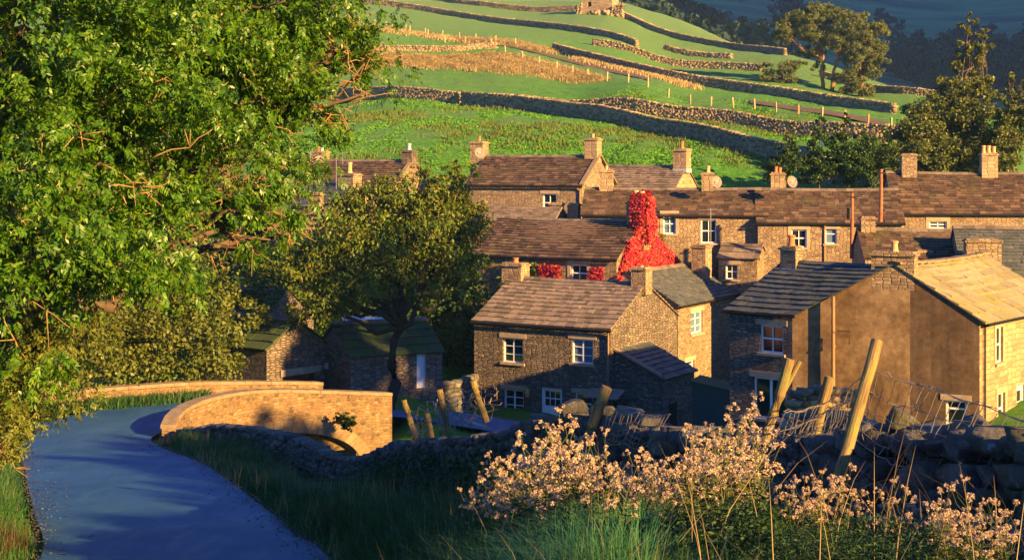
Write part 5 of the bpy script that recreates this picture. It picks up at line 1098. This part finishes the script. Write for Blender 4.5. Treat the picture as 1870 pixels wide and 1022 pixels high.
# thistles
def thistle_proto(seed):
    random.seed(seed); H=random.uniform(.95,1.2); t=thing('thistle','x','plant',(0,0,0)); m=MB(); tips=[]
    main=[np.array([.04*math.sin(k*1.3+seed),.04*math.cos(k+seed),H*k/5]) for k in range(6)]; m.tube(main,[.007,.006,.005,.005,.004,.003],5); tips.append(main[-1])
    for k in range(7):
        f=random.uniform(.5,.95); a=random.uniform(0,6.28); b=np.array([0,0,H*f]); L=random.uniform(.16,.34); e=b+np.array([math.cos(a)*L*.55,math.sin(a)*L*.55,L*.9]); m.tube([b,(b+e)/2+np.array([math.cos(a)*.03,math.sin(a)*.03,-.01]),e],[.004,.003,.003],4); tips.append(e)
    m.build('stem',M['stem'],t)
    n=60; f=rng.random(n)**.8; p=np.stack([rng.normal(0,.03,n),rng.normal(0,.03,n),f*H*.8],1); a=rng.uniform(0,6.28,n); ax=np.stack([np.cos(a),np.sin(a),rng.uniform(-.1,.5,n)],1); ax=unit(ax); nr=unit(np.array([0,0,1.])+rng.normal(size=(n,3))*.3); nr=unit(nr-ax*np.sum(ax*nr,1,keepdims=True)); L=rng.uniform(.08,.2,n)*(1.2-f*.6)
    V,Fc=leaf_quads(p+ax*L[:,None]*.5,nr,ax,L,L*.28); np_mesh('leaves',V,Fc,M['stem'],t)
    for e in tips:
        c=[];
        for _ in range(random.choice((3,4,5))): c.append(e+rng.normal(0,.022,3)*[1,1,.8])
        c=np.array(c); k=26; C=np.repeat(c,k,0); d=unit(rng.normal(size=(len(C),3))+[0,0,.5]); r=rng.uniform(.014,.026,len(C)); s_=unit(np.cross(d,rng.normal(size=d.shape)))
        a0=C; a1=C+d*r[:,None]+s_*.006; a2=C+d*(r*1.25)[:,None]; a3=C+d*r[:,None]-s_*.006
        V=np.stack([a0,a1,a2,a3],1).reshape(-1,3); np_mesh('seed_head',V,np.arange(len(V)).reshape(-1,4),M['fluff'],t)
    return t
protos=[thistle_proto(11+i) for i in range(6)]; used=set()
TOPL=[(800,900),(880,845),(1000,790),(1060,775),(1100,800),(1130,840),(1200,835),(1235,785),(1300,757),(1390,765),(1420,860),(1560,850),(1700,905),(1760,885),(1870,915),(2000,915)]
def place_thistle(x,y,sc,label,group):
    px=935+x/y*F; zt=zat(np.interp(px,*zip(*TOPL))+random.uniform(0,70),y); sc=min(1.05,max(.32,(zt-gz(x,y))/1.18))
    i=random.randrange(6); src=protos[i]
    if i in used:
        t=src.copy(); COL.objects.link(t)
        for ch in src.children: c=ch.copy(); COL.objects.link(c); c.parent=t
    else: t=src; used.add(i)
    t.location=(x,y,gz(x,y)-.03); t.rotation_euler=(random.uniform(-.14,.14),random.uniform(-.14,.14),random.uniform(0,6.28)); t.scale=(sc,sc,sc*random.uniform(.9,1.1)); tag(t,label,'plant',group)
random.seed(5)
for n,(x0,x1,y0,y1),(s0,s1),lab,gr in (
  (26,(990,1110,10.6,13.0),(.9,1.15),'seeding thistle in the sunlit golden clump before the wall gap','thistles in the golden sunlit clump'),
  (36,(860,1010,14.0,17.5),(1.0,1.3),'pale thistle in the shaded drift left of the golden clump','thistles in the shaded drift'),
  (44,(1120,1400,9.0,11.6),(.9,1.18),'thistle in the broad pinkish drift left of the split post','thistles in the broad pinkish drift'),
  (28,(1100,1520,7.6,9.4),(.8,1.0),'thistle in the pale front drift at lower centre right','thistles in the pale front drift'),
  (6,(905,960,12.5,13.5),(.65,.85),'short orange lit thistle standing alone in the dark weeds','lone thistles in the dark weeds'),
  (34,(1700,1900,6.2,7.6),(.78,.98),'thistle in the orange tipped group at the bottom right corner','thistles at the bottom right corner'),
  (16,(1440,1700,7.5,9.0),(.5,.75),'short pale thistle in front of the big wall stones','short thistles before the wall stones')):
    for _ in range(n):
        for _try in range(20):
            y=random.uniform(y0,y1); x=(random.uniform(x0,x1)-935)/F*y
            if x<np.interp(y,[a for a,b in WX],[b for a,b in WX])-.1: break
        place_thistle(x,y,random.uniform(s0,s1),lab,gr)
# hay strips and rush tufts on the hill
def poly_scatter(poly,n):
    out=[]
    P3=[P(*q) for q in poly]; k=len(P3)//2; A_=np.array(P3[:k]); B_=np.array(P3[k:][::-1])
    t=rng.random(n)*(k-1); i=t.astype(int); f=(t-i)[:,None]; a=A_[i]*(1-f)+A_[i+1]*f; b=B_[i]*(1-f)+B_[i+1]*f; s_=rng.random((n,1)); p=a*(1-s_)+b*s_; p=p+rng.normal(0,1,p.shape)*[.8,1.1,0]; return p[:,0],p[:,1]
x,y=poly_scatter([(690,92,203),(800,95,200),(900,98,200),(1000,118,195),(1080,150,180),(690,100,196),(800,112,190),(900,122,185),(1000,136,180),(1090,156,176)][:5]+[(1090,158,176),(1000,138,180),(900,124,185),(800,114,190),(690,102,196)],60000)
blades('hay_strip','tall tan dry grass strip on the sunny hillside',np.stack([x,y,ground(x,y)],1),rng.uniform(.15,.55,len(x))*(.5+.7*clump(x,y,.3)),rng.uniform(.05,.11,len(x)),M['tan'],1.0,.7)
x,y=poly_scatter([(840,68,222),(900,70,220),(960,84,216),(1010,90,214),(1010,96,210),(960,92,211),(900,80,214),(840,76,216)],9000)
blades('hay_strip','second tan dry grass strip above the ruined wall',np.stack([x,y,ground(x,y)],1),rng.uniform(.3,.7,len(x)),rng.uniform(.05,.11,len(x)),M['tan'],1.0,.7)
x,y=poly_scatter([(640,40,234),(740,52,228),(850,66,222),(850,70,219),(740,56,225),(640,44,231)],4000)
blades('hay_strip','thin tan dry grass line beside the upper fence',np.stack([x,y,ground(x,y)],1),rng.uniform(.2,.5,len(x)),rng.uniform(.10,.2,len(x)),M['tan'],.4,.4)
x,y=poly_scatter([(1060,100,209),(1120,118,200),(1180,138,192),(1260,160,180),(1260,165,177),(1180,148,186),(1120,130,193),(1060,112,202)],7000)
blades('hay_strip','tan dry grass above the bare earth track',np.stack([x,y,ground(x,y)],1),rng.uniform(.2,.6,len(x)),rng.uniform(.10,.2,len(x)),M['tan'],.4,.4)
for lab,a,b in (('bare reddish earth track crossing the hillside',[(930,90,208),(1010,104,202),(1090,126,190),(1190,158,176)],[(900,84,211),(1000,94,207),(1090,112,197),(1180,140,184),]),('bare earth track below the tall pines',[(1370,195,158),(1450,206,152),(1530,219,147),(1620,237,141)],[(1370,186,163),(1450,197,157),(1530,208,152),(1620,226,146)])):
    secs=[]
    for q,r2 in zip(a,b):
        q=P(*q); r2=P(*r2); secs.append((q[0],q[1],r2[0],r2[1],0))
    strip('earth_track',smooth(secs,4),M['earth'],nseg=8,label=lab,useg=.10)
n=900; cx=[];cy=[]
while len(cx)<n:
    D=random.uniform(114,158); px=random.uniform(480,1480); q=P(px,300,D)
    if math.sin(q[0]*.13+1)*math.sin(q[1]*.21)>.15+random.uniform(-.3,.3): cx.append(q[0]); cy.append(q[1])
cx=np.repeat(cx,14)+rng.normal(0,.35,n*14); cy=np.repeat(cy,14)+rng.normal(0,.25,n*14)
blades('rush_tufts','yellow green rush tufts dotted over the near field',np.stack([cx,cy,ground(cx,cy)],1),rng.uniform(.18,.42,len(cx)),rng.uniform(.06,.12,len(cx)),M['rush'],.5,.4)
n=60000; D=114*(165/114)**rng.random(n); px=rng.uniform(470,1500,n); X_=(px-935)/F*D
blades('pasture_grass','short uneven grass of the field behind the roofs',np.stack([X_,D,ground(X_,D)-.02],1),rng.uniform(.05,.16,n)*(.3+clump(X_,D,.25)),rng.uniform(.12,.3,n),leafmat('pasture grass blades',[(.06,.20,.012),(.09,.27,.015),(.14,.30,.03)],.3,.8),.8,.6)

# unseen trees added right of the view to shade the lane and outhouses
def UV_(u,v): return (.669*u+.743*v,.743*u-.669*v)
def offtree(u,v,top,rad,lab,n=2600):
    x,y=UV_(u,v); z=gz(x,y); h=top-z; bl=[((x+random.uniform(-.3,.3)*rad,y+random.uniform(-.3,.3)*rad,z+h*f),(rad*k,rad*k,h*.22)) for f,k in ((.35,.9),(.55,1),(.8,.75))]
    tree('shade_tree',lab,'tree',(x,y,z),(x,y,z+h*.85),bl,n,.35,'hazel',r=.15,asp=.7,shell=.2,group='added shade trees on the slope to the right')
random.seed(3)
HT=[(5,17.2),(8.6,18.0),(13.9,20.9),(18,21.2),(22,22.3),(26,24.4),(30,24.6),(34,24.6),(38,24.6)]
for u,top in HT: offtree(u,20,top,2.1,'added shade tree on the slope out of sight to the right',11000)
for u,top in ((10.9,18.8),(16,21.8),(20,22.4),(24,24.9),(28,25.6),(32,25.0),(36,25.2)): offtree(u,22.5,top,2.3,'added shade tree on the slope out of sight to the right',11000)
for u,v,top,rd in ((45.2,0,26,2.9),(49.3,-1,26,2.7),(43.9,-7,21.5,1.7)): offtree(u,v,top,rd,'taller added shade tree on the valley side out of sight to the right',14000)

# ------------------------------------------------------------------ air
HZ=bpy.data.meshes.new('haze'); x0,x1,y0,y1,z0,z1=-1170,1170,-1170,1170,-12,460
HZ.from_pydata([(x0,y0,z0),(x1,y0,z0),(x1,y1,z0),(x0,y1,z0),(x0,y0,z1),(x1,y0,z1),(x1,y1,z1),(x0,y1,z1)],[],[(0,3,2,1),(4,5,6,7),(0,1,5,4),(1,2,6,5),(2,3,7,6),(3,0,4,7)])
hm=bpy.data.materials.new('morning haze'); hm.use_nodes=True; nt=hm.node_tree; nt.nodes.clear(); o_=nt.nodes.new('ShaderNodeOutputMaterial'); pv=nt.nodes.new('ShaderNodeVolumePrincipled'); pv.inputs['Color'].default_value=(.35,.65,1,1); pv.inputs['Density'].default_value=.00014; nt.links.new(pv.outputs[0],o_.inputs['Volume'])
HZ.materials.append(hm); ho=bpy.data.objects.new('haze',HZ); COL.objects.link(ho); tag(ho,'thin blue morning haze filling the valley','haze',kind='stuff'); ho.display_type='WIRE'
_f=open('/tmp/gpy.txt','w')
for q in ((1050,13),(950,14),(1300,11),(1300,8.5),(1800,7),(1000,8),(1500,11)): print(q, 'ground py', HY+(CZ-gz((q[0]-935)/F*q[1],q[1]))*F/q[1],file=_f)
_f.close()
